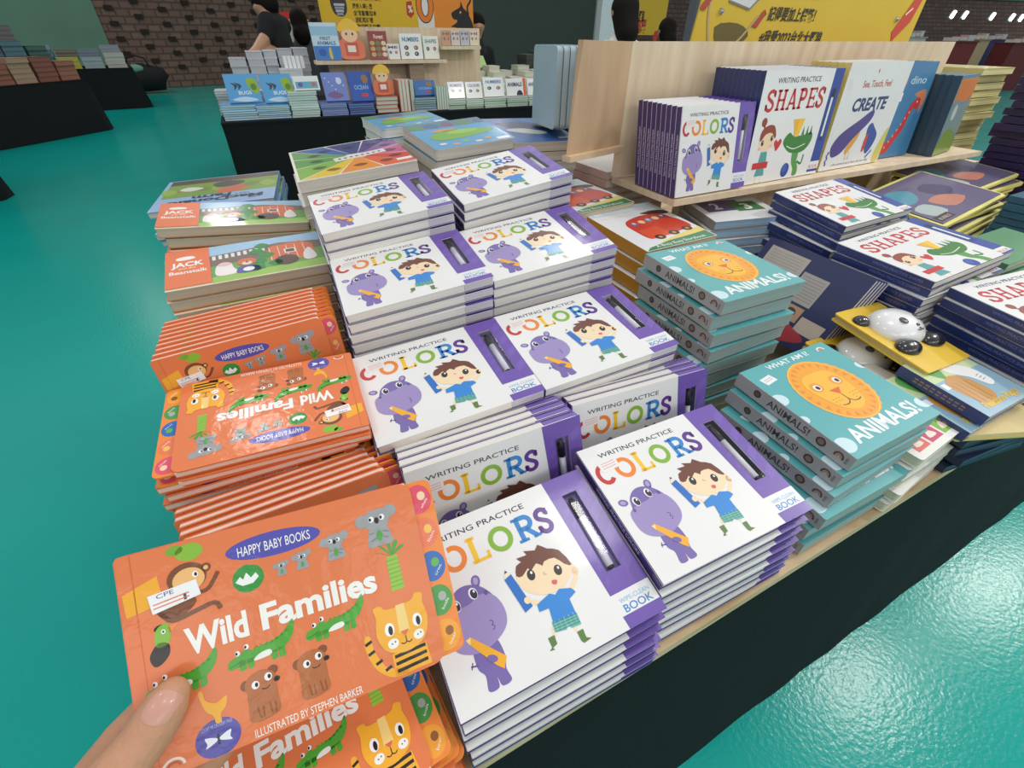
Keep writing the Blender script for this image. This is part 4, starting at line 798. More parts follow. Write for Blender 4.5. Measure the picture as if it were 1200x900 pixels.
vs = [bl0, br0, ur, ul]; vs = vs + [v + nb_ for v in vs]
mb.add(vs, [(0, 1, 2, 3), (7, 6, 5, 4), (0, 4, 5, 1), (1, 5, 6, 2), (2, 6, 7, 3), (3, 7, 4, 0)], yel)
sc_ = wdt / 1100.0; art_banner().bake(mb, bl0 + up * (.205), X, -(up + X * .24).normalized(), -nb_.normalized(), sc=sc_, eps=.0008); mb.build('banner_sheet', bn)
mb = MB()
for t_ in (.1, .9): q = bl0.lerp(br0, t_); mb.tube([Vector((q.x, q.y + .03, TZ)), Vector((q.x, q.y + .03, q.z + .1)), Vector((q.x, q.y + .01, q.z + .12))], .008, mat((150, 150, 150), .4, name='steel', metal=.8))
mb.build('banner_pole', bn)

# ------------------------------------------------------------------ right side of the table
NV = (34, 44, 92)
stack('shapes', sh, .018, (0.950, 0.502, 0.144), 1.7, 7.6, -1.8, .28, .22, 'white SHAPES workbook with navy spine', 'stack just under the shelf front', 'SHAPES workbooks in flat stacks', jit=.008, jyaw=1.5, drift=(-.003, 0))
stack('shapes', sh, .018, (0.892, 0.250, 0.112), 0.0, 2.0, -5.0, .28, .22, 'white SHAPES workbook with navy spine', 'stack behind the panda book', 'SHAPES workbooks in flat stacks', jit=.005, jyaw=1.5)
stack('shapes', sh, .018, (0.935, 0.005, 0.080), -8, 2.0, -3.0, .28, .22, 'white SHAPES workbook with navy spine', 'stack at the right picture edge', 'SHAPES workbooks in flat stacks', jit=.006, jyaw=1.5)
nm = lambda: hardback('board_book', 'numbers book', None, 0.22, 0.17, 0.022, art_numbers(), (232, 234, 236), (168, 162, 160), (150, 186, 214), lines=1.2)
stack('numbers', nm, .022, (0.748, 0.675, 0.100), -12.6, 2.7, -1.1, .22, .17, 'white numbers board book with blue page edges', 'stack below the shelf', 'numbers board books', jit=.006, jyaw=2, drift=(-.006, .002))
# navy workbooks fallen against the neighbouring stack, back covers up
def navy_art():
    A = Art(ink); A.poly([(14, 14), (96, 14), (96, 84), (14, 84)], (186, 180, 172), 1)
    for k in range(9): A.stroke([(20, 22 + 6.5 * k), (88, 22 + 6.5 * k)], 1, (140, 134, 128), 2)
    A.poly([(100, 40), (150, 40), (150, 106), (100, 106)], (176, 170, 166), 1)
    for k in range(8): A.stroke([(104, 48 + 7 * k), (146, 48 + 7 * k)], 1, (120, 116, 116), 2)
    A.rect(106, 112, 146, 146, (188, 150, 120), 1); A.ell(126, 128, 10, 10, (70, 50, 44), 2); A.rect(40, 96, 96, 130, (40, 96, 176), 1); A.rect(10, 96, 36, 130, (222, 220, 214), 1); A.rect(14, 102, 30, 114, (170, 40, 46), 2); A.rect(150, 126, 196, 160, (196, 180, 168), 1)
    A.sm([(6, 170), (60, 136), (130, 150), (180, 172), (120, 200), (40, 196)], (176, 52, 66), 1, 3)
    A.e = [([(x * 1.36, y * 1.06) for x, y in v], f, c, l) for v, f, c, l in A.e]; return A
nv = lambda: hardback('activity_workbook', 'navy workbook', None, 0.28, 0.21, 0.011, navy_art(), NV, (42, 62, 140), (214, 210, 200), spine=None)
e0 = Euler((rad(0), rad(0), rad(-90)), 'XYZ')
for k in range(5):
    o = inst('navy', nv); o['group'] = 'navy workbooks leaning back cover up'
    o['label'] = f'navy workbook leaning back cover up behind the panda book, {ORD[k] if k else "front"} of the row'
    # right edge of the cover points towards the table edge, top edge raised to the right
    Mx = Matrix.Rotation(rad(-92), 3, 'Z') @ Matrix.Rotation(rad(58), 3, 'X'); o.rotation_euler = Mx.to_euler()
    n_ = Mx @ Vector((0, 0, 1)); o.location = Vector((0.640, 0.352, -0.010 + ZS)) - n_ * (.0122 * k) + (Mx @ Vector((0, 1, 0))) * .003 * k
# puppy and panda books on top of a dark pile at the table edge
dkb = lambda: hardback('picture_book', 'dark navy book', None, 0.23, 0.19, 0.017, None, (44, 50, 84), (30, 36, 66), (60, 66, 90), inkf=wrapink)
stack('darknavy', dkb, .017, (0.690, -0.018, -0.070), -6, 1, 0, .23, .19, 'shrink-wrapped dark navy book', 'pile under the panda and puppy books', 'dark navy books in a pile', jit=.008, jyaw=4, drift=(.004, -.002))
yb = thing('picture_book', 'cream-edged yellow book poking out under the puppy books', 'book', (0.665, -0.045, -0.069 + ZS), (0, 0, rad(-20)))
mb = MB(); mb.prism(rrect(.2, .17, (.004,) * 4), 0, .004, ink((222, 196, 110))); mb.build('front_cover', yb); mb = MB(); mb.prism(rrect(.196, .166, (.004,) * 4), .004, .012, pages((226, 206, 150))); mb.build('pages', yb)
def puppy(): return hardback('picture_book', 'puppy', None, 0.165, 0.15, 0.022, art_puppy(), (150, 186, 206), (44, 56, 110), (190, 180, 170), spine=Art(ink))
def spine_gold():
    A = Art(ink)
    for k in range(9): A.stroke([(30 + 10 * k, 8), (37 + 10 * k, 8)], 3, (150, 116, 84), 1); A.stroke([(30 + 10 * k, 14), (37 + 10 * k, 14)], 3, (150, 116, 84), 1)
    return A
pu = lambda: hardback('picture_book', 'puppy', None, 0.165, 0.15, 0.022, art_puppy(), (150, 186, 206), (44, 56, 110), (190, 170, 160), spine=spine_gold())
stack('puppy', pu, .022, (0.655, -0.022, -0.012), 2, 5, 2, .165, .15, 'blue puppy picture book', 'short pile before the panda book', 'puppy picture books', nmax=2, jit=.004, jyaw=3, drift=(-.03, .004), flatten=False)
def panda(label):
    t = thing('novelty_book', label, 'book', group='panda novelty books'); ye = ink((236, 196, 52)); T = .016
    mb = MB(); mb.prism(rrect(.165, .20, (.006,) * 4), T - .003, T, ye); mb.build('front_cover', t); mb = MB(); mb.prism(rrect(.165, .20, (.006,) * 4), 0, .003, ye); mb.build('back_cover', t); mb = MB(); mb.prism(rrect(.16, .195, (.006,) * 4), .003, T - .003, pages((206, 180, 120))); mb.build('pages', t)
    gl = mat((238, 238, 238), .25, .8, 'glossy_white_plastic'); bk = mat((22, 22, 26), .25, .8, 'glossy_black_plastic'); mb = MB()
    mb.ball((0.005, .018, T + .002), (.062, .052, .034), gl, 28, 16); h = mb.build('panda_head', t)
    
    for s in (-1, 1):
        mb = MB(); mb.ball((.005 + s * .045, -.036, T + .001), (.032, .022, .016), bk); mb.build('panda_paw', t)
        mb = MB(); mb.ball((.005 + s * .058, .058, T), (.02, .016, .013), bk); mb.build('panda_ear', t)
    mb = MB()
    for s in (-1, 1):
        mb.ball((.005 + s * .022, .008, T + .0325), (.011, .009, .003), mat((90, 90, 94), .4, name='grey_print'), M=Matrix.Rotation(rad(-s * 30), 3, 'Z')); mb.ball((.005 + s * .021, .008, T + .035), (.0036, .0036, .0014), bk)
    mb.ball((.005, -.010, T + .0305), (.005, .0035, .0022), bk); mb.tube([(.005 - .010, -.019, T + .027), (.005 - .004, -.022, T + .026), (.005, -.016, T + .0285), (.009, -.022, T + .026), (.015, -.019, T + .027)], .0009, bk, 6); mb.build('panda_face', h)
    return t
o = panda('yellow novelty book with a glossy panda head, uppermost of two'); place(o, (0.662, 0.112, 0.010 + ZS), .016, 2, 8, 4)
o = dup(o); o['label'] = 'lower yellow panda novelty book, half hidden under the other panda'; place(o, (0.628, 0.124, -0.057 + ZS), .016, 0, 6, 2)
# bagged yellow-page books, tall purple pile and teal pile at the right edge
pb = lambda: hardback('picture_book', 'bagged', None, 0.36, 0.24, 0.014, None, (104, 96, 128), (70, 60, 80), (226, 218, 130), inkf=wrapink, lines=.8, over=-.012)
def bagged():
    t = pb(); A = Art(wrapink); A.sm([(20, 60), (80, 30), (150, 60), (120, 110), (50, 120)], (84, 150, 170), 1, 3); A.sm([(180, 80), (250, 60), (300, 120), (220, 150)], (74, 62, 100), 1, 3); A.sm([(120, 140), (200, 130), (260, 180), (160, 200)], (196, 130, 110), 2, 3); A.sm([(20, 150), (90, 140), (110, 200), (40, 210)], (176, 190, 186), 1, 3); A.rect(10, 205, 90, 232, (60, 46, 50), 2); A.text('BUBBLE', 20, 226, 12, (196, 180, 170), 3, 60, bold=.01)
    mb = MB(); mb.face([(-.18, -.12, .0142), (.18, -.12, .0142), (.18, .12, .0142), (-.18, .12, .0142)], wrapink((104, 96, 128))); A.bake(mb, (-.18, .12, .0142), (1, 0, 0), (0, -1, 0), (0, 0, 1)); mb.build('front_print', t); return t
stack('bagged', bagged, .014, (1.50, 0.55, 0.085), 6, 5, -6, .40, .28, 'film-wrapped purple book with yellow pages', 'pile behind the SHAPES books', 'film-wrapped picture books', jit=.014, jyaw=8, drift=(.004, -.002))
stack('bagged', bagged, .014, (1.93, 0.70, 0.085), 4, 5, -4, .40, .28, 'film-wrapped purple book with yellow pages', 'pile near the far shelf end', 'film-wrapped picture books', jit=.014, jyaw=8, drift=(.002, -.003))
pp = lambda: hardback('picture_book', 'purple', None, 0.34, 0.30, 0.0225, None, (52, 40, 84), (48, 36, 78), (190, 184, 120), inkf=wrapink, lines=1)
stack('purple', pp, .0225, (2.36, 0.62, 0.430), 3, 0, 0, .34, .30, 'dark purple picture book', 'tall pile right of the shelf', 'dark purple picture books', jit=.012, jyaw=2, z0=TZ)
pl = lambda: hardback('picture_book', 'yellow', None, 0.26, 0.26, 0.0225, None, (206, 200, 140), (200, 190, 130), (222, 214, 160), inkf=wrapink, lines=1)
stack('yellow', pl, .0225, (2.28, 1.02, 0.400), 3, 0, 0, .26, .26, 'yellow-edged picture book', 'pile behind the dark purple books', 'yellow-edged picture books', jit=.012, jyaw=3, z0=TZ)
tl = lambda: hardback('picture_book', 'teal', None, 0.30, 0.26, 0.0180, None, (70, 110, 130), (48, 92, 116), (96, 130, 146), inkf=wrapink, lines=1)
stack('teal', tl, .018, (1.74, 0.27, 0.115), 3, 0, 0, .30, .26, 'dark teal picture book', 'pile at the right picture edge', 'dark teal picture books', jit=.008, jyaw=2)
tg = lambda: hardback('picture_book', 'green', None, 0.30, 0.13, 0.016, None, (96, 150, 110), (80, 130, 96), (190, 190, 170), inkf=wrapink)
stack('green', tg, .016, (1.28, 0.235, 0.062), 3, 3, 0, .30, .13, 'green-covered picture book', 'pile right of the SHAPES books', 'green picture books', jit=.006, jyaw=2)

cm = lambda: hardback('picture_book', 'cream', None, 0.26, 0.22, 0.022, None, (222, 212, 204), (206, 170, 160), (214, 206, 196))
stack('cream', cm, .022, (0.60, 1.06, 0.165), 5, 0, 0, .26, .22, 'cream picture book', 'pile below the brown stand panel', 'cream picture books', jit=.006)

def art_tabsquares():
    A = Art(ink)
    for i, c in enumerate(((226, 96, 80), (206, 44, 104), (140, 190, 70), (238, 190, 60))): A.rect(16 + 46 * i, 150, 56 + 46 * i, 178, c, 1); A.sm([(24 + 46 * i, 170), (36 + 46 * i, 156), (48 + 46 * i, 170)], (244, 230, 210), 2, 3)
    A.text('MY FIRST WORDS', 24, 60, 18, (90, 140, 70), 1, 150, bold=.02); return A
wt = lambda: hardback('board_book', 'white', None, 0.21, 0.19, 0.020, art_tabsquares(), (238, 236, 230), (236, 232, 226), (206, 200, 176), radii=(.006, .014, .014, .006), spine_side=None)
stack('whitesq', wt, .020, (0.505, 0.004, -0.045), 6, 2, 0, .21, .19, 'white board book with coloured squares', 'pile by the front ANIMALS stack', 'white board books with coloured squares', jit=.006, jyaw=3, drift=(-.006, -.002))

# ------------------------------------------------------------------ the held book and the hand
HB = inst('w', wb); HB['label'] = 'orange Wild Families board book held up by the hand in front'; HB['group'] = 'orange board books'
HP = Vector((-0.502, -0.021, 0.091 + ZS)); HE = Euler((rad(44.7), rad(5.0), rad(-0.6)), 'XYZ')
HB.rotation_euler = HE; HB.location = HP - HE.to_matrix() @ Vector((0, 0, WT))
def blob(name, chains, m, parent=None, voxel=0.002, smooth=6, balls=()):
    """one continuous surface grown around tapering chains of points"""
    mb = MB()
    for ch in chains:
        for (p, r), (q, s) in zip(ch[:-1], ch[1:]):
            p, q = Vector(p), Vector(q); n = 5
            mb.tube([p.lerp(q, i / n) for i in range(n + 1)], [r + (s - r) * i / n for i in range(n + 1)], m, 14)
        for p, r in ch: mb.ball(p, r, m, 14, 10)
    for p, r in balls: mb.ball(p, r, m, 18, 12)
    o = mb.build(name, parent); rm = o.modifiers.new('r', 'REMESH'); rm.mode = 'VOXEL'; rm.voxel_size = voxel; rm.use_smooth_shade = True
    s = o.modifiers.new('s', 'SMOOTH'); s.factor = 0.5; s.iterations = smooth
    dg = bpy.context.evaluated_depsgraph_get(); me = bpy.data.meshes.new_from_object(o.evaluated_get(dg)); old = o.data; o.modifiers.clear(); o.data = me; bpy.data.meshes.remove(old)
    if not me.materials: me.materials.append(m)
    for p in me.polygons: p.use_smooth = True
    return o
def skin_mat(rgb, name):
    m = mat(rgb, 0.5, 0.0, name, bump=0.25, bscale=240, var=0.06, vscale=40, spec=0.4); b = m.node_tree.nodes['Principled BSDF']
    b.inputs['Subsurface Weight'].default_value = 0.12; b.inputs['Subsurface Radius'].default_value = (.01, .004, .002); b.inputs['Subsurface Scale'].default_value = .5; return m
skinm = skin_mat((202, 150, 118), 'skin')
hand = thing('person', 'hand reaching in from the lower left, thumb pressed on the held orange book', 'person', HP, tuple(HE))
th = [((-.200, -.128, .004), .032), ((-.166, -.094, .020), .025), ((-.136, -.068, .0235), .0200), ((-.1120, -.0490, .0205), .0172), ((-.1030, -.0400, .0185), .0172), ((-.0960, -.0310, .0165), .0165), ((-.0905, -.0240, .0140), .0125)]
ix = [((-.196, -.130, -.010), .030), ((-.168, -.090, -.026), .0235), ((-.138, -.058, -.0300), .0185), ((-.108, -.036, -.0295), .0165), ((-.078, -.020, -.0270), .0140), ((-.055, -.012, -.0245), .0112)]
md = [((-.196, -.134, -.020), .030), ((-.160, -.106, -.038), .0225), ((-.118, -.072, -.0360), .0175), ((-.082, -.048, -.0300), .0160), ((-.052, -.034, -.0265), .0135), ((-.030, -.026, -.0240), .0108)]
rg = [((-.190, -.142, -.024), .028), ((-.150, -.124, -.042), .0210), ((-.108, -.092, -.0380), .0165), ((-.074, -.068, -.0300), .0150), ((-.048, -.056, -.0260), .0126), ((-.030, -.050, -.0240), .0104)]
lt = [((-.186, -.150, -.022), .026), ((-.142, -.140, -.040), .0185), ((-.108, -.114, -.0360), .0145), ((-.082, -.094, -.0290), .0130), ((-.062, -.082, -.0250), .0110), ((-.048, -.075, -.0230), .0092)]
arm = [((-.188, -.128, -.006), .034), ((-.222, -.162, -.004), .033), ((-.262, -.205, .002), .034), ((-.330, -.280, .012), .040), ((-.400, -.350, .020), .046)]
web = [((-.170, -.100, .010), .022), ((-.164, -.098, -.014), .026)]
hb = blob('hand_and_forearm', [th, ix, md, rg, lt, arm, web], skinm, hand, .0022, 5)
from mathutils.bvhtree import BVHTree
hv = BVHTree.FromPolygons([v.co.copy() for v in hb.data.vertices], [tuple(q.vertices) for q in hb.data.polygons])
mb = MB(); nm_ = mat((210, 156, 138), .38, .2, 'thumb_nail', spec=.5); vs = []; ax = Vector((.61, .79, 0)); sd = Vector((.79, -.61, 0)); c0 = Vector((-.0935, -.0255, 0)); look = Vector((.10, -.25, -1)).normalized()
for j in range(11):                                     # the nail lies on the thumb: dropped onto its skin, square base, rounded tip
    for i in range(9):
        u = (i - 4) / 4; v = (j - 5) / 5; hw = .0098 * math.sqrt(max(.08, 1 - .85 * abs(v) ** 5))
        q = c0 + sd * (u * hw) + ax * (v * .0105); o_ = Vector((q.x, q.y, .06)) - look * .0; o_ = Vector((q.x - look.x / -look.z * .03, q.y - look.y / -look.z * .03, .06))
        hit, nrm, _, _ = hv.ray_cast(o_, look)
        vs.append((hit + nrm * (.0009 - .0006 * max(abs(u), abs(v)) ** 3)) if hit else Vector((q.x, q.y, .02)))
mb.add(vs, [(j * 9 + i, j * 9 + i + 1, (j + 1) * 9 + i + 1, (j + 1) * 9 + i) for j in range(10) for i in range(8)], nm_, True); mb.build('thumb_nail', hand)

# ------------------------------------------------------------------ far book tables
BT = table('display_table', 'long far book table with a black skirt crowded with piled picture books', -0.78, 5.02, 4.6, 7.0, rad(0.6), flare=.02, top_m=cloth)
def simple_book(name, W_, H_, T_, face, edge, art=None, label='', cat='book'):
    t = thing(name, label, cat); i = lambda c: mat(c, .45, .2, 'printed_card'); mb = MB(); b = T_ * .12
    mb.box((-W_ / 2, -H_ / 2, T_ - b), (W_ / 2, H_ / 2, T_), i(face))
    if art: 
        A = Art(i); art(A, W_ * 1000, H_ * 1000); A.bake(mb, (-W_ / 2, H_ / 2, T_), (1, 0, 0), (0, -1, 0), (0, 0, 1), eps=.0006)
    mb.box((-W_ / 2, -H_ / 2, 0), (W_ / 2, H_ / 2, b), i(face)); mb.build('cover', t)
    mb = MB(); mb.box((-W_ / 2 + .003, -H_ / 2 + .003, b), (W_ / 2 - .003, H_ / 2 - .003, T_ - b), mat(edge, .7, name='paper_edges')); mb.build('pages', t); return t
def a_insect(A, w_, h_):
    A.sm([(w_ * .66, h_ * .2), (w_ * .9, h_ * .16), (w_ * .98, h_ * .5), (w_ * .9, h_ * .72), (w_ * .7, h_ * .5)], (146, 178, 40), 1, 3); A.ell(w_ * .84, h_ * .46, w_ * .09, h_ * .12, (90, 130, 40), 2)
    for x, y in ((.26, .42), (.38, .42)): A.sm([(w_ * x, h_ * y), (w_ * (x - .1), h_ * (y - .12)), (w_ * (x + .1), h_ * (y - .02)), (w_ * (x - .02), h_ * (y + .14))], (60, 56, 70), 1, 3)
    A.text('BUGS', w_ * .34, h_ * .72, h_ * .12, (226, 236, 244), 2, w_ * .4, bold=.02); A.sm([(w_ * .1, h_ * .9), (w_ * .5, h_ * .8), (w_ * .9, h_ * .92), (w_ * .5, h_ * .98)], (190, 214, 236), 1, 3)
def a_panels(A, w_, h_):
    A.rect(w_ * .06, h_ * .4, w_ * .94, h_ * .9, (96, 168, 190), 1); A.ell(w_ * .25, h_ * .62, w_ * .1, h_ * .16, (106, 84, 150), 2); A.ell(w_ * .78, h_ * .62, w_ * .1, h_ * .16, (196, 106, 84), 2)
def a_night(A, w_, h_):
    A.ell(w_ * .7, h_ * .3, w_ * .12, h_ * .12, (206, 214, 236), 1)
    for k in range(7): A.ell(w_ * (.14 + .12 * k), h_ * (.2 + .13 * (k % 4)), w_ * .025, h_ * .025, (220, 224, 240), 1)
    A.sm([(w_ * .1, h_ * .8), (w_ * .4, h_ * .66), (w_ * .8, h_ * .8), (w_ * .5, h_ * .92)], (120, 90, 140), 1, 3)
def a_sea(A, w_, h_):
    A.sm([(w_ * .56, h_ * .2), (w_ * .72, h_ * .1), (w_ * .86, h_ * .24), (w_ * .7, h_ * .44)], (150, 110, 70), 1, 3); A.text('OCEAN', w_ * .2, h_ * .6, h_ * .14, (140, 180, 230), 1, w_ * .6, bold=.02); A.ell(w_ * .6, h_ * .8, w_ * .16, h_ * .07, (190, 60, 70), 1)
def a_first(A, w_, h_):
    A.rect(0, h_ * .1, w_, h_ * .34, (150, 190, 214), 1); A.rect(0, h_ * .62, w_, h_, (56, 124, 196), 1); A.text('FIRST', w_ * .3, h_ * .46, h_ * .09, (50, 90, 130), 2, w_ * .4, bold=.01); A.text('ANIMALS', w_ * .16, h_ * .59, h_ * .1, (50, 110, 160), 2, w_ * .7, bold=.02)
    A.ell(w_ * .3, h_ * .8, w_ * .14, h_ * .1, (40, 90, 170), 2); A.sm([(w_ * .56, h_ * .7), (w_ * .64, h_ * .68), (w_ * .66, h_ * .96), (w_ * .56, h_ * .94)], (206, 190, 80), 2, 3)
def a_forest(A, w_, h_):
    A.text('Forest', w_ * .3, h_ * .26, h_ * .14, (240, 216, 190), 1, w_ * .5, bold=.03)
    for k in range(9): A.ell(w_ * (.18 + .3 * (k % 3)), h_ * (.42 + .2 * (k // 3)), w_ * .13, h_ * .08, [(206, 170, 110), (120, 130, 70), (226, 206, 170)][k % 3], 2)
def mk_faces(title, col, n):
    def f(A, w_, h_):
        A.text(title, w_ * .12, h_ * .3, h_ * .16, col, 1, w_ * .76, bold=.03)
        for k in range(n): x, y = w_ * (.28 + .44 * (k % 2)), h_ * (.55 + .24 * (k // 2)); A.ell(x, y, w_ * .1, h_ * .09, [(80, 70, 66), (150, 90, 60), (110, 120, 90), (60, 60, 64)][k % 4], 1); A.ell(x - w_ * .02, y, w_ * .02, h_ * .03, (240, 240, 236), 2)
    return f
def a_animals(A, w_, h_): A.rect(w_ * .86, 0, w_, h_, (214, 104, 62), 1); A.text('ANIMALS', w_ * .06, h_ * .45, h_ * .22, (60, 60, 80), 2, w_ * .74, bold=.03); A.poly(ellpts(w_ * .66, h_ * .98, w_ * .16, h_ * .3, 0, 16, 180, 360), (40, 40, 56), 2)
BD = TZ + .0005
rb_ = random.Random(11)
def pile(px0, px1, py0, py1, y, n, face, edge, what, where, group, name='storybook', H_=.30, z0=None, art=None):
    """flat pile whose front face fills px0..px1 x py0..py1 of the photograph when seen at depth y"""
    a, b = aty(px0, py1, y), aty(px1, py1, y); top = aty((px0 + px1) / 2, py0, y).z; w_ = (b - a).length; z0 = BD if z0 is None else z0
    T_ = max(.006, (top - z0) / n - .0004); r0 = None; res = []
    for k in range(n):
        if r0 is None: r0 = simple_book(name, w_, H_, T_, face, edge, art); o = r0
        else: o = dup(r0)
        kk = n - 1 - k; o['label'] = f'{what}, {ORD[kk]}{" down" if kk else ""} {where}'; o['group'] = group
        o.location = ((a.x + b.x) / 2 + rb_.uniform(-.006, .006), y + H_ / 2 + rb_.uniform(-.008, .008), z0 + k * (T_ + .0004)); o.rotation_euler = (0, 0, rad(rb_.uniform(-1, 1))); res.append(o)
    return z0 + n * (T_ + .0004), (a.x + b.x) / 2, w_
def face_out(px0, px1, py0, y, z, tilt, face, edge, art, label, group, T_=.03, name='picture_book', yaw=0, zb=None):
    a, b = aty(px0, py0, y), aty(px1, py0, y); w_ = (b - a).length; h_ = max(.05, (a.z - z) / sin(rad(tilt)))
    o = simple_book(name, w_, h_, T_, face, edge, art, label); o['group'] = group
    e = Euler((rad(tilt), 0, rad(yaw)), 'XYZ'); o.rotation_euler = e
    o.location = Vector(((a.x + b.x) / 2, y + .012, z + .001)) + e.to_matrix() @ Vector((0, h_ / 2, -T_)) + Vector((0, 0, T_ * cos(rad(tilt)))); return o
G1 = 'picture books in the front piles of the far table'; G2 = 'picture books standing face out on the far table'
Y0 = 5.13
front = [(264, 305, 123, 142, 90, 7, (84, 160, 214), (206, 226, 222), a_insect, 'blue butterfly picture book', 'in the leftmost front pile of the far table', 260, 300),
         (304, 343, 123, 141, 90, 7, (84, 160, 214), (206, 226, 222), a_insect, 'blue butterfly picture book', 'in the second front pile of the far table', 303, 341),
         (344, 377, 108, 139, 92, 10, (226, 230, 228), (190, 214, 206), a_panels, 'white and teal picture book', 'in the tallest front pile of the far table', 343, 373),
         (379, 410, 121, 138, 88, 6, (112, 130, 196), (150, 166, 200), a_night, 'lavender night picture book', 'in the lavender pile of the far table', 377, 405),
         (411, 441, 121, 137, 87, 5, (40, 84, 168), (120, 136, 180), a_sea, 'deep blue ocean picture book', 'in the blue pile of the far table', 408, 436)]
for a0, a1, t0, t1, ft, n, fc, ec, art, what, where, f0, f1 in front:
    z, xx, w_ = pile(a0, a1, t0, t1, Y0, n, fc, ec, what, where, G1)
    face_out(f0, f1, ft, Y0 + .05, z, 66, fc, ec, art, f'{what} propped {where.replace("in the", "on the").replace(" of the far table", ", far table")}', G2)
    if f0 < 330: pile(f0 + 2, f1 - 2, ft + 16, t1 - 1, Y0 + .42, n + 2, (206, 206, 204), (200, 204, 204), 'pale storybook', f'in the pile behind the {["first", "second", "third"][front.index((a0, a1, t0, t1, ft, n, fc, ec, art, what, where, f0, f1))]} propped book from the left', 'pale books behind the propped ones', H_=.26)
# shaped builder board books
def builder(px, py0, py1, y, z, label):
    c = aty(px, py1, y); top = aty(px, py0, y); h_ = top.z - z; s = h_ / .30
    t = thing('shaped_board_book', label, 'book', (c.x, y, z), (rad(-8), 0, 0), 'shaped builder board books'); i = lambda q: mat(q, .45, .2, 'printed_card')
    out = catmull([(-.09, 0), (.09, 0), (.12, .06), (.11, .13), (.07, .15), (.085, .19), (.095, .22), (.07, .28), (0, .30), (-.07, .28), (-.095, .22), (-.085, .19), (-.07, .15), (-.11, .13), (-.12, .06)], 3)
    def ext(pts, y0, y1, m): 
        mb.prism([(x * s, v * s) for x, v in pts], y0, y1, m); mb.v = [(v[0], v[1], v[2]) for v in mb.v]
    mb = MB(); ext(out, 0, .03, i((226, 122, 84))); A = Art(i)
    A.ell(0, -180, 72, 56, (244, 200, 160), 1); A.sm([(-96, -205), (-80, -262), (0, -302), (80, -262), (96, -205), (0, -222)], (238, 190, 50), 2, 4); A.rect(-60, -120, 60, -20, (206, 84, 66), 1); A.rect(-36, -100, 36, -50, (236, 226, 210), 2)
    for k in (-1, 1): A.ell(k * 28, -186, 9, 10, (60, 44, 40), 2)
    A.bake(mb, (0, 0, .03), (1, 0, 0), (0, -1, 0), (0, 0, 1), sc=.001 * s, eps=.0008)
    mb.v = [(v[0], -v[2] + .03, v[1]) for v in mb.v]; mb.build('front_board', t); mb = MB(); ext([(x * .97, v * .97 + .003) for x, v in out], 0, .03, mat((220, 214, 200), .7, name='paper_edges')); mb.v = [(v[0], -v[2] + .062, v[1]) for v in mb.v]; mb.build('inner_boards', t)
zz, _, _ = pile(443, 468, 113, 132, Y0 + .02, 4, (214, 130, 96), (206, 208, 196), 'orange builder board book', 'in the pile under the lower yellow helmet', 'builder board books in a pile')
builder(451, 75, 113, Y0 + .06, zz + .016, 'yellow-helmet builder shaped board book on its pile, far table')
# leaning spines and small upright books along the front right of the far table
def spines(px0, px1, py0, py1, y, n, cols, what, where, group, lean_=0):
    a, b = aty(px0, py1, y), aty(px1, py1, y); h_ = aty(px0, py0, y).z - BD; w_ = (b.x - a.x) / n; r0 = {}
    for k in range(n):
        c = cols[k % len(cols)]
        if c not in r0: o = r0[c] = simple_book('picture_book', .22, h_, w_ - .0006, c, (220, 220, 210), None)
        else: o = dup(r0[c])
        o['label'] = f'{what}, {ORD[k] if k else "leftmost"} of {where}'.replace('leftmost of', 'nearest to its left end of'); o['label'] = f'{what}, {"first" if k == 0 else ORD[k]} from the left of {where}'; o['group'] = group
        o.rotation_euler = Euler((rad(90), 0, rad(90)), 'XYZ'); o.location = (a.x + k * w_, y + .11, BD + h_ / 2 + .001)
spines(470, 482, 94, 126, Y0, 3, [(206, 120, 90), (222, 170, 140)], 'upright orange spined book', 'three by the lower builder book', 'upright orange books on the far table')
spines(474 + 9, 487, 94, 126, Y0 + .02, 2, [(196, 204, 196)], 'upright grey-green spined book', 'the pair by the orange spines', 'upright grey-green books on the far table')
zz, _, _ = pile(487, 512, 114, 130, Y0, 6, (60, 110, 170), (170, 190, 176), 'blue picture book', 'in the pile left of the grey-green spines', G1)
face_out(486, 511, 97, Y0 + .05, zz, 66, (52, 108, 172), (190, 200, 196), a_sea, 'blue ocean picture book propped left of the grey-green spines', G2)
spines(513, 527, 102, 130, Y0, 5, [(150, 176, 156)], 'grey-green spined book', 'the row left of the small white books', 'grey-green upright books on the far table')
small = [(526, 546, 117, 129, 98, 'NUMBERS', (120, 90, 160)), (547, 567, 117, 128, 98, 'COLOURS', (120, 100, 150)), (568, 593, 115, 127, 93, 'NUMBERS', (60, 110, 180)), (595, 619, 114, 126, 94, None, None), (620, 641, 113, 124, 94, None, None)]
nmz = ['first', 'second', 'third', 'fourth', 'fifth']
for i, (a0, a1, t0, t1, ft, ti, cl) in enumerate(small):
    z, _, _ = pile(a0, a1, t0, t1, Y0, 4, (226, 230, 222), (176, 202, 180), 'small white board book', f'in the {nmz[i]} small pile right of the grey-green spines', 'small white board books in piles', H_=.22)
    face_out(a0, a1 - 1, ft, Y0 + .04, z, 72, (236, 236, 234), (220, 222, 214), mk_faces(ti, cl, 2) if ti else a_animals, f'white face-out board book on the {nmz[i]} small pile of the far table', 'small face-out board books', name='board_book')
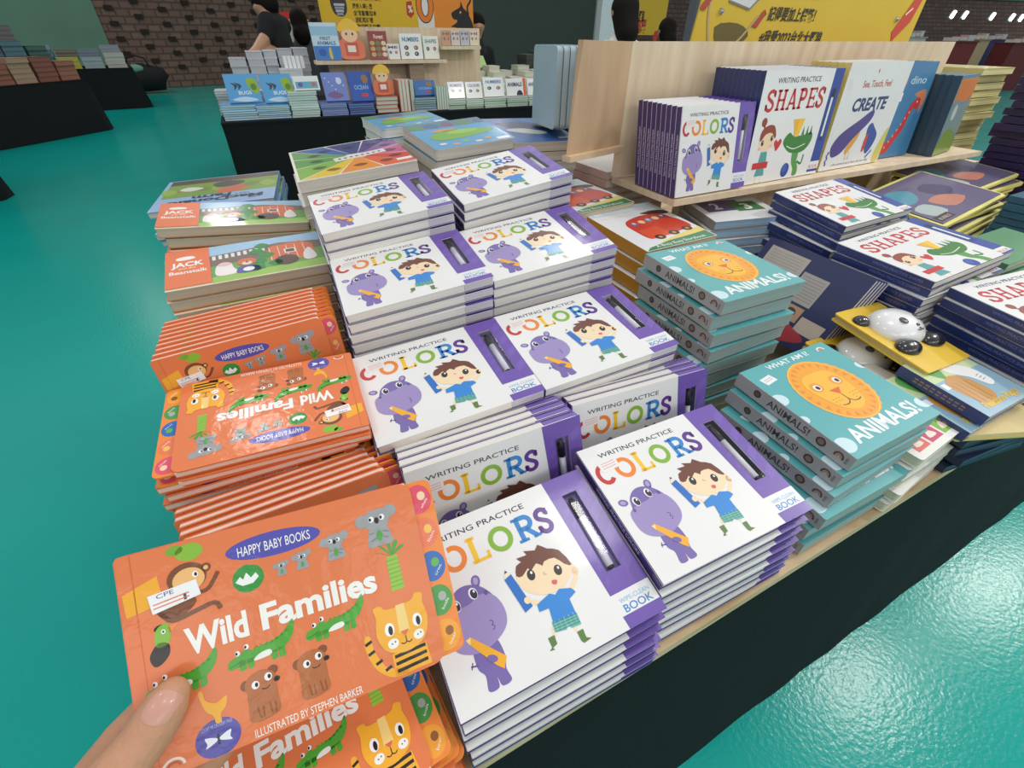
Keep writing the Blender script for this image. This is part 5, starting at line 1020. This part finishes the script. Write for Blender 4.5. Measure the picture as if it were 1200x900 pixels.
# second row: pale piles on the left
for i, (a0, a1, t0, n) in enumerate(((274, 294, 68, 6), (296, 315, 60, 8), (316, 331, 59, 8), (332, 349, 57, 8), (350, 367, 56, 8))):
    pile(a0, a1, t0, 92, 5.95, n, [(196, 186, 190), (206, 200, 204), (200, 206, 214)][i % 3], (186, 190, 194), 'pale picture book', f'in the {nmz[i]} pale pile before the stooping man', 'pale picture books in piles', H_=.30)
zl, _, _ = pile(330, 357, 81, 92, 5.66, 5, (216, 220, 220), (206, 212, 212), 'white picture book', 'in the low pile under the slim upright books', 'white books in a low pile', H_=.26)
for k in range(5):
    face_out(331 + 5 * k, 335 + 5 * k, 66, 5.72, zl, 84, (236, 238, 236), (226, 226, 222), None, f'slim white upright book, {nmz[k]} from the left of five on the far table', 'slim white upright books', T_=.02)
# rack with a shelf on the far table
rk = thing('display_stand', 'plywood shelf rack of face-out picture books on the far table', 'stand', (0, 0, 0)); YR = 5.55
mb = MB(); a, b = aty(384, 72, YR + .22), aty(562, 72, YR + .22); mb.box((a.x, YR + .2, BD), (b.x, YR + .22, aty(384, 31, YR + .2).z), ply); mb.build('back_panel', rk)
a, b = aty(371, 76, YR), aty(524, 76, YR); zs = a.z; mb = MB(); mb.box((a.x, YR, zs), (b.x, YR + .2, zs + .03), ply); mb.build('shelf', rk)
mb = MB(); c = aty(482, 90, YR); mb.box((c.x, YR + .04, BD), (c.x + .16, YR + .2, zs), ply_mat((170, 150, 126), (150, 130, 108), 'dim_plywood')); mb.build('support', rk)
a, b = aty(518, 58, YR), aty(563, 58, YR); z2 = a.z; mb = MB(); mb.box((a.x, YR - .02, z2), (b.x, YR + .2, z2 + .03), ply); mb.build('side_shelf', rk)
GS = 'face-out books on the far rack'
face_out(362, 394, 27, YR + .03, zs + .031, 80, (196, 216, 230), (220, 220, 214), a_first, 'large pale blue FIRST ANIMALS book standing on the far rack', GS)
builder(415, 21, 71, YR + .055, zs + .045, 'yellow-helmet builder shaped board book standing on the far rack shelf')
face_out(431, 453, 37, YR + .04, zs + .03, 82, (150, 62, 62), (220, 214, 200), a_forest, 'dark red Forest picture book on the far rack', GS)
face_out(453, 468, 52, YR + .04, zs + .03, 82, (228, 228, 224), (220, 214, 200), mk_faces('ME', (90, 80, 80), 2), 'small white animal book on the far rack', GS)
face_out(468, 494, 40, YR + .04, zs + .03, 82, (234, 236, 234), (150, 180, 150), mk_faces('NUMBERS', (70, 110, 140), 4), 'white NUMBERS book on the far rack', GS)
face_out(496, 514, 43, YR + .04, zs + .03, 82, (232, 234, 224), (150, 190, 120), mk_faces('SHAPES', (120, 130, 130), 2), 'white and green animal book at the right of the far rack', GS)
for k in range(4): face_out(518 + 11 * k, 528 + 11 * k, 36, YR + .02, z2 + .03, 84, [(196, 150, 120), (206, 196, 190), (180, 186, 196), (222, 206, 186)][k], (214, 210, 200), mk_faces('HI', (150, 70, 60), 2), f'small pale book, {nmz[k]} from the left on the rack side shelf', 'small books on the rack side shelf')
# loose flat books over the right half of the far table
g = random.Random(5); k_ = 0; cols = [(232, 234, 226), (222, 228, 214), (206, 216, 190), (226, 214, 204), (214, 206, 196), (190, 200, 180)]
for r in range(4):
    for c in range(9):
        y = 5.62 + r * .27; px = 517 + c * 17 + g.uniform(-3, 3) + (r % 2) * 6; q = aty(px, 100, y)
        if px > 650 or (r == 0 and px < 505): continue
        key = ('loose', k_ % 6)
        if key not in PROTO: PROTO[key] = simple_book('paperback', .150 + .008 * (k_ % 3), .23, .052, cols[k_ % 6], (206, 210, 190), mk_faces('AB', (150, 90, 80), 0) if k_ % 2 else None); base = PROTO[key]; first = True
        else: first = False
        zt = BD
        for j in range((2, 4, 5, 6)[r] - (c + r) % 2):
            o = PROTO[key] if first and j == 0 else dup(PROTO[key]); o['label'] = f'small pale book, layer {["one", "two", "three", "four", "five", "six"][j]} up, {ORD[c] if c else "first"} pile along the {["front", "second", "third", "rear"][r]} loose row'; o['group'] = 'loose pale books on the far table'
            o.location = (q.x + g.uniform(-.008, .008), y + g.uniform(-.008, .008), zt); o.rotation_euler = (0, 0, rad(g.uniform(-3, 3))); zt += .0525
        k_ += 1
q = aty(570, 76, 6.35); o = simple_book('picture_book', .24, .26, .03, (150, 196, 96), (190, 200, 160), None, 'bright green book tilted on the loose piles of the far table'); o.location = (q.x, 6.70, 1.05); o.rotation_euler = (rad(28), 0, rad(-8))
def crate(px0, px1, py0, py1, y, col, label, i):
    a, b = aty(px0, py1, y), aty(px1, py1, y); h_ = aty(px0, py0, y).z - BD; t = thing('box', label, 'box', ((a.x + b.x) / 2, y, BD), (0, 0, 0), 'grey boxes on the far table'); w_ = b.x - a.x; m = mat(col, .7, name='grey_board')
    mb = MB(); mb.box((-w_ / 2, 0, 0), (w_ / 2, .3, h_ * .86), m); mb.build('body', t); mb = MB(); mb.box((-w_ / 2 - .006, -.006, h_ * .86), (w_ / 2 + .006, .306, h_), m); mb.build('lid', t)
for i, (a0, a1, t0) in enumerate(((617, 630, 64), (631, 644, 60), (646, 668, 53))): crate(a0, a1, t0, 76, 6.6, [(60, 62, 58), (62, 64, 60), (110, 114, 106)][i], f'grey box at the far table back, {nmz[i]} from the left of three', i)
# poster wall over the far table
def a_poster():
    i = lambda c: mat(c, .5, name='poster_print'); A = Art(i); k = (44, 36, 26)
    A.rect(0, 0, 1050, 400, (226, 186, 36), 1); A.rect(1050, 0, 1240, 400, (232, 230, 224), 1); A.rect(1240, 0, 1720, 400, (232, 140, 40), 1)
    for j, (x, y, w_) in enumerate(((330, 40, 330), (340, 110, 210), (340, 168, 250), (350, 226, 190), (350, 284, 260))): A.text(['台北大野狼國際書展', '憑券入場優惠', '全館童書繪本', '滿額贈好禮', '歡迎親子共讀'][j], x, y + 46, 44 if j == 0 else 34, (150, 60, 30) if j == 0 else k, 2, w_, bold=.02)
    A.sm([(130, 40), (200, 20), (270, 60), (280, 170), (230, 226), (150, 210), (120, 130)], (58, 52, 56), 2); 
    for j in range(4): A.rect(150 + 6 * j, 120 + 26 * j, 260 - 8 * j, 140 + 26 * j, [(190, 196, 206), (150, 160, 176)][j % 2], 3)
    A.poly([(930, 90), (990, 80), (1010, 190), (970, 230), (925, 200)], (190, 52, 40), 2); A.text('%', 945, 180, 60, (244, 230, 210), 3, 50, bold=.03)
    A.stroke(ellpts(1140, 120, 70, 120, 0, 30), 50, (236, 130, 40), 3, True); A.stroke(ellpts(1140, 120, 98, 150, 0, 30), 10, k, 2, True); A.stroke(ellpts(1140, 120, 42, 92, 0, 30), 8, k, 4, True)
    # leaping dark beast silhouette
    A.sm([(1450, 180), (1500, 150), (1560, 120), (1570, 70), (1600, 130), (1640, 160), (1700, 250), (1720, 330), (1700, 400), (1580, 400), (1560, 340), (1500, 310), (1440, 300), (1500, 270), (1520, 240), (1470, 230)], (26, 22, 22), 2, 3); A.stroke(catmull([(1660, 190), (1650, 120), (1690, 60), (1670, 10)], 5, False), 20, (26, 22, 22), 2); A.ell(1560, 170, 10, 12, (236, 170, 80), 3)
    A.stroke([(1460, 360), (1500, 345), (1540, 355), (1570, 380)], 14, (190, 80, 40), 3); return A
pt = thing('banner', 'yellow, white and orange fair banner with Chinese lettering behind the far rack', 'banner', (0, 0, 0)); YB = 7.1
a, b = aty(379, 34, YB), aty(555, 34, YB); mb = MB(); W_ = b.x - a.x; H__ = W_ * .30; mb.box((a.x, YB, a.z - .12), (b.x, YB + .03, a.z - .12 + H__ + .1), mat((226, 186, 36), .5, name='poster_sheet'))
a_poster().bake(mb, (a.x, YB, a.z + W_ * .195), (1, 0, 0), (0, 0, -1), (0, -1, 0), sc=W_ / 1720, eps=.0015); mb.build('banner_sheet', pt)
mb = MB()
for t_ in (.08, .92): x = a.x + W_ * t_; mb.tube([(x, YB + .045, 0.002), (x, YB + .045, a.z + .4)], .014, mat((60, 60, 62), .4, name='dark_steel', metal=.6))
mb.build('banner_pole', pt)

# ------------------------------------------------------------------ people at the far stalls
blackc = mat((22, 22, 25), .85, name='black_cotton', bump=.4, bscale=60); hairm = mat((26, 20, 18), .75, name='dark_hair', bump=.6, bscale=70, spec=.15); skin2 = skin_mat((190, 146, 118), 'skin_far')
def ball_chain(*a): return list(a)
ym = 7.25; q = lambda px, py, y=ym: aty(px, py, y)
man = thing('person', 'man in a black T-shirt stooping over the pale piles of the far table', 'person', (q(318, 60).x, ym, 0))
o0 = man.location.copy(); L_ = lambda px, py, dy=0.0: tuple(aty(px, py, ym + dy) - o0)
sc = 13.0 / 535
hd = L_(309, 7); sh1 = L_(314, 27, -.12); sh2 = L_(330, 30, .16); hip = L_(331, 84); nk = L_(315, 19)
body = [[(hd, .125), (nk, .075), (L_(320, 30), .15), (L_(323, 50), .18), (hip, .17)], [(sh1, .09), (L_(311, 44, -.2), .068), (L_(300, 60, -.42), .052), (L_(292, 66, -.52), .045)], [(sh2, .09), (L_(327, 52, .1), .068), (L_(316, 66, -.35), .05)],
        [(tuple(Vector(hip) + Vector((-.09, 0, 0))), .14), ((hip[0] - .1, 0, .45), .085), ((hip[0] - .1, 0.02, .08), .06), ((hip[0] - .12, -.16, .05), .05)], [(tuple(Vector(hip) + Vector((.09, 0, 0))), .14), ((hip[0] + .1, 0.05, .45), .085), ((hip[0] + .1, .06, .08), .06), ((hip[0] + .08, -.12, .05), .05)]]
bb = blob('body', body, skin2, man, .022, 3, [(tuple(Vector(hd) + Vector((-.10, -.07, -.02))), .025)])
blob('t_shirt', [[(L_(318, 24), .11), (L_(320, 32), .172), (L_(323, 50), .20), (tuple(Vector(hip) + Vector((0, 0, .02))), .195)], [(sh1, .112), (L_(312, 42, -.18), .092)], [(sh2, .112), (L_(325, 48, .1), .092)]], blackc, man, .02, 3)
blob('trousers', [[(tuple(Vector(hip) + Vector((s * .09, 0, -.04))), .17), ((hip[0] + s * .1, 0.02, .45), .115), ((hip[0] + s * .1, 0.03, .14), .09)] for s in (-1, 1)], mat((34, 36, 44), .8, name='dark_trousers'), man, .022, 3)
blob('hair', [[(tuple(Vector(hd) + Vector((-.01, .0, .05))), .125), (tuple(Vector(hd) + Vector((.045, -.02, .03))), .125), (tuple(Vector(hd) + Vector((.05, .0, -.03))), .105)]], hairm, man, .016, 2)
def figure(name, label, px, py_head, y, hair_len, shirt, face_away=True, r=.12):
    h_ = aty(px, py_head, y); t = thing('person', label, 'person', (h_.x, y, 0)); z = h_.z; s = z / 1.62; f = 1 if face_away else -1
    ch = [[((0, 0, z), r), ((0, 0, z - .17), .06), ((0, 0, z - .36), .14), ((0, 0, z - .7), .13), ((0, 0, z - .86), .16)]]
    for k in (-1, 1): ch += [[((k * .17, 0, z - .30), .07), ((k * .22, .03 * f, z - .56), .05), ((k * .20, .14 * f, z - .78), .04), ((k * .19, .2 * f, z - .86), .035)], [((k * .09, 0, z - .88), .11), ((k * .09, 0, .46), .075), ((k * .09, -.02 * f, .08), .05), ((k * .09, .12 * f, .04), .04)]]
    blob('body', ch, skin2, t, .02, 3, [((0, f * (r + .005), z - .02), .02), ((-.115, 0, z), .025), ((.115, 0, z), .025)])
    blob('shirt', [[((0, 0, z - .19), .085), ((0, 0, z - .25), .12), ((0, 0, z - .36), .165), ((0, 0, z - .7), .15), ((0, 0, z - .9), .185)]] + [[((k * .17, 0, z - .30), .092), ((k * .22, .03 * f, z - .54), .072)] for k in (-1, 1)], shirt, t, .02, 3)
    blob('trousers', [[((k * .09, 0, z - .86), .14), ((k * .09, 0, .46), .1), ((k * .09, 0, .1), .08)] for k in (-1, 1)], mat((40, 42, 52), .8, name='dark_trousers'), t, .022, 3)
    blob('hair', [[((0, -f * .015, z + .03), r + .012), ((0, -f * .06, z - .1), r - .005), ((0, -f * .09, z - .1 - hair_len * .5), .11), ((0, -f * .10, z - .1 - hair_len), .09)]], hairm, t, .016, 2); return t
figure('w1', 'woman with long dark hair and a pale top seen from behind, over the plywood stand', 731, 14, 4.3, .10, mat((226, 220, 214), .8, name='pale_cloth'))
figure('w2', 'person with short dark hair in black, far beyond the plywood stand', 781, 36, 6.4, .02, blackc)
figure('w3', 'woman with long dark hair behind the large pale blue book on the rack', 350, 25, 7.6, .06, mat((70, 74, 78), .8, name='grey_cloth'), r=.095)
figure('w4', 'person in black standing right of the rack, arm reaching to the loose books', 558, 30, 7.3, .05, blackc, False)

# ------------------------------------------------------------------ stalls at the left
def stall(label, x, y, w_, d_, rot): return table('display_table', label, x, y, x + w_, y + d_, rad(rot), flare=.10, top_m=cloth)
t1 = stall('black-skirted book stall at the far left, nearer of the two with red-brown books', -5.29, 7.64, 4.0, 1.4, 53.4)
t2 = stall('black-skirted book stall at the far left, smaller one against the brick wall', -4.75, 13.5, 2.1, 1.2, 11)
t3 = stall('black-skirted table whose corner shows at the left picture edge', -4.85, 4.0, 3.0, 1.2, 53)
def on(t, u, v): return Matrix.Rotation(t.rotation_euler.z, 3, 'Z') @ Vector((u, v, 0)) + t.location
gl_ = random.Random(3)
def rowpiles(t, u0, u1, v, n, cols, hs, what, where, group, W_, H_):
    for i in range(n):
        edge_ = tuple(int(q * .8 + 34) for q in cols[i % len(cols)])
        u = u0 + (u1 - u0) * (i + .5) / n; c = cols[i % len(cols)]; zt = BD; r0 = None
        m_ = hs[i % len(hs)]
        for j in range(m_):
            o = simple_book('hardback_book', W_, H_, .062, c, edge_) if r0 is None else dup(r0); r0 = r0 or o
            kk = m_ - 1 - j; o['label'] = f'{what}, {ORD[kk]}{" down" if kk else ""} in the {ORD[i] if i else "first"} pile {where}'; o['group'] = group
            p = on(t, u + gl_.uniform(-.01, .01), v + gl_.uniform(-.01, .01)); o.location = (p.x, p.y, zt); o.rotation_euler = (0, 0, t.rotation_euler.z); zt += .0628
rowpiles(t1, 1.9, 3.96, .17, 6, [(126, 62, 46), (150, 84, 60), (140, 74, 52), (170, 130, 100)], [5, 5, 4, 5, 5, 4], 'red-brown book', 'of the stall front row', 'red-brown books on the left stall', .31, .28)
rowpiles(t1, 1.9, 3.96, .60, 6, [(40, 84, 76), (92, 130, 70), (150, 160, 160), (70, 90, 110), (60, 110, 120)], [7, 8, 7, 8, 8, 7], 'green or grey book', 'of the stall middle row', 'green and grey books on the left stall', .31, .36)
rowpiles(t1, 1.9, 3.96, 1.08, 5, [(120, 112, 104), (96, 92, 90), (150, 136, 110)], [10, 11, 10], 'greyish book', 'of the stall back row', 'greyish books on the left stall', .34, .36)
rowpiles(t2, .1, 2.05, .2, 5, [(30, 90, 92), (60, 110, 130), (190, 176, 60), (160, 172, 176), (190, 186, 174)], [4, 5, 3, 3, 4], 'teal, yellow or grey book', 'of the wall stall', 'books on the wall stall', .34, .28)
rowpiles(t2, .1, 2.05, .7, 5, [(110, 130, 150), (140, 150, 160), (120, 110, 100)], [5, 6, 5], 'slate coloured book', 'at the back of the wall stall', 'slate books on the wall stall', .34, .34)
p = at(177, 107, .02); p.y -= .3; bg = thing('bag', 'black holdall bag with a green patch by the brick wall', 'bag', (p.x, p.y, 0)); mb = MB()
mb.tube([(-.5, 0, .28), (-.46, 0, .32), (0, 0, .36), (.46, 0, .32), (.5, 0, .28)], [.14, .26, .32, .26, .14], blackc, 14); mb.v = [(v[0], v[1], max(0.0, v[2])) for v in mb.v]; mb.build('body', bg)
mb = MB(); mb.ball((-.06, -.2, .56), (.18, .1, .1), mat((110, 160, 130), .6, name='green_patch'), 12, 8); mb.build('patch', bg)
mb = MB(); mb.tube([(-.24, -.1, .6), (-.2, -.12, .78), (0, -.12, .84), (.2, -.12, .78), (.24, -.1, .6)], .02, blackc, 8); mb.build('handle', bg)
# things beyond the stand at the right
ps = thing('banner', 'smaller yellow notice with red lettering hanging behind the woman with long hair', 'banner', (0, 0, 0)); YP = 8.2
a, b = aty(741, 41, YP), aty(777, 41, YP); c = aty(741, -14, YP); mb = MB(); mb.box((a.x, YP, a.z), (b.x, YP + .03, c.z), mat((214, 170, 40), .5, name='yellow_notice_sheet')); A = Art(lambda c_: mat(c_, .5, name='poster_print')); 
A.text('大野狼', 30, 560, 150, (60, 40, 30), 1, 240, bold=.03); A.text('書展', 60, 760, 190, (176, 48, 36), 1, 300, bold=.04); A.poly([(620, 760), (720, 720), (760, 860), (690, 980), (610, 900)], (190, 52, 40), 1)
A.bake(mb, (a.x, YP, c.z), (1, 0, 0), (0, 0, -1), (0, -1, 0), sc=(b.x - a.x) / 900, eps=.002); mb.build('sheet', ps); mb = MB()
for x in (a.x + .05, b.x - .05): mb.tube([(x, YP + .05, .002), (x, YP + .05, c.z)], .015, mat((60, 60, 62), .4, name='dark_steel', metal=.6))
mb.build('pole', ps)
redc = mat((130, 34, 36), .7, name='red_booth_panel')
for i, (px0, px1, py0, py1, y, col, lab) in enumerate(((1062, 1078, 43, 62, 9.5, (214, 206, 200), 'pale booth counter panel nearest the yellow banner'), (1104, 1134, 48, 74, 9.0, (126, 30, 34), 'dark red booth counter panel in the far right aisle'), (1136, 1150, 46, 68, 9.2, (196, 164, 128), 'tan booth counter panel in the far right aisle'), (1151, 1172, 46, 68, 9.9, (56, 60, 120), 'blue booth counter panel in the far right aisle'), (1174, 1204, 50, 78, 8.8, (110, 30, 34), 'maroon booth counter panel at the right picture edge'))):
    a, b = aty(px0, py1, y), aty(px1, py1, y); top = aty(px0, py0, y).z; t = thing('booth_counter', lab, 'counter', ((a.x + b.x) / 2, y, 0), (0, 0, 0)); w_ = b.x - a.x
    mb = MB(); mb.box((-w_ / 2, 0, 0), (w_ / 2, .5, top - .03), mat(col, .7, name='booth_panel')); mb.build('panel', t); mb = MB(); mb.box((-w_ / 2 - .02, -.03, top - .03), (w_ / 2 + .02, .53, top), mat(tuple(int(v * .8) for v in col), .6, name='booth_top')); mb.build('counter_top', t)
    for j in range(3):
        o = simple_book('picture_book', w_ / 4, .24, .08 + .03 * j, [(210, 206, 200), (190, 60, 56), (170, 186, 206)][j], (214, 210, 200)); o.location = (t.location.x + (j - 1) * w_ / 3.4, y + .2, top + .001); o['label'] = f'thick {["white", "red", "pale blue"][j]} book on the {lab.split(" booth")[0]} booth counter'; o['category'] = 'book'; o['group'] = 'books on the far booth counters'
em = bpy.data.materials.new('lamp_tube'); em.use_nodes = True; em.node_tree.nodes['Principled BSDF'].inputs['Emission Color'].default_value = (1, 1, .97, 1); em.node_tree.nodes['Principled BSDF'].inputs['Emission Strength'].default_value = 6
for k, px in enumerate((1117, 1131, 1163, 1186, 1197)):
    q_ = aty(px, 17 + .05 * (px - 1117), 13.0); t = thing('ceiling_light', f'bright hall lamp on the green band, {nmz[k]} from the left', 'lamp', tuple(q_), (0, 0, 0), 'hall lamps on the green band')
    mb = MB(); mb.tube([(-.05, 0, -.10), (.05, 0, .10)], .06, em, 10); mb.build('lamp_tube', t); mb = MB(); mb.tube([(-.06, .07, -.11), (.06, .07, .11)], .05, mat((200, 204, 204), .5, name='lamp_housing')); mb.build('housing', t); mb = MB(); mb.tube([(0, .07, .08), (0, .07, 3.4)], .012, mat((70, 74, 72), .5, name='lamp_rod'), 6); mb.build('hanging_rod', t)

# red-headed leaflet racks behind the stooping man
for k, (px0, px1, py0, py1) in enumerate(((308, 326, 15, 27), (329, 351, 14, 26))):
    YK = 8.6 + .2 * k; a, b = aty(px0, py1, YK), aty(px1, py1, YK); top = aty(px0, py0, YK).z; w_ = b.x - a.x
    t = thing('book_rack', f'tall book rack with a bright red header behind the stooping man, {["left", "right"][k]} one', 'rack', ((a.x + b.x) / 2, YK, 0), (0, 0, 0), 'red-headed racks'); mb = MB(); mb.box((-w_ / 2, 0, a.z), (w_ / 2, .05, top), mat((226, 48, 48), .6, name='red_header')); mb.build('header', t)
    mb = MB(); mb.box((-w_ / 2, 0, 0), (w_ / 2, .3, .08), mat((210, 206, 196), .6, name='rack_panel')); mb.box((-w_ / 2, .03, .08), (w_ / 2, .06, a.z), mat((210, 206, 196), .6, name='rack_panel')); mb.build('panel', t)
    for j in range(3):
        mb = MB(); z = a.z - .36 - j * .36; mb.box((-w_ / 2, -.14, z), (w_ / 2, .03, z + .02), mat((190, 186, 176), .6, name='rack_shelf')); mb.build('shelf', t)
        for i in range(2):
            o = simple_book('picture_book', w_ * .42, .30, .02, [(214, 196, 150), (206, 214, 206), (150, 120, 90)][(j + i + k) % 3], (214, 210, 200)); o.rotation_euler = (rad(84), 0, 0); o.location = (t.location.x + (i - .5) * w_ * .48, YK - .04, z + .172); o['label'] = f'picture book facing out on the {["left", "right"][k]} red-headed rack, {["upper", "middle", "lower"][j]} shelf, {["left", "right"][i]} side'; o['category'] = 'book'; o['group'] = 'books on the red-headed racks'
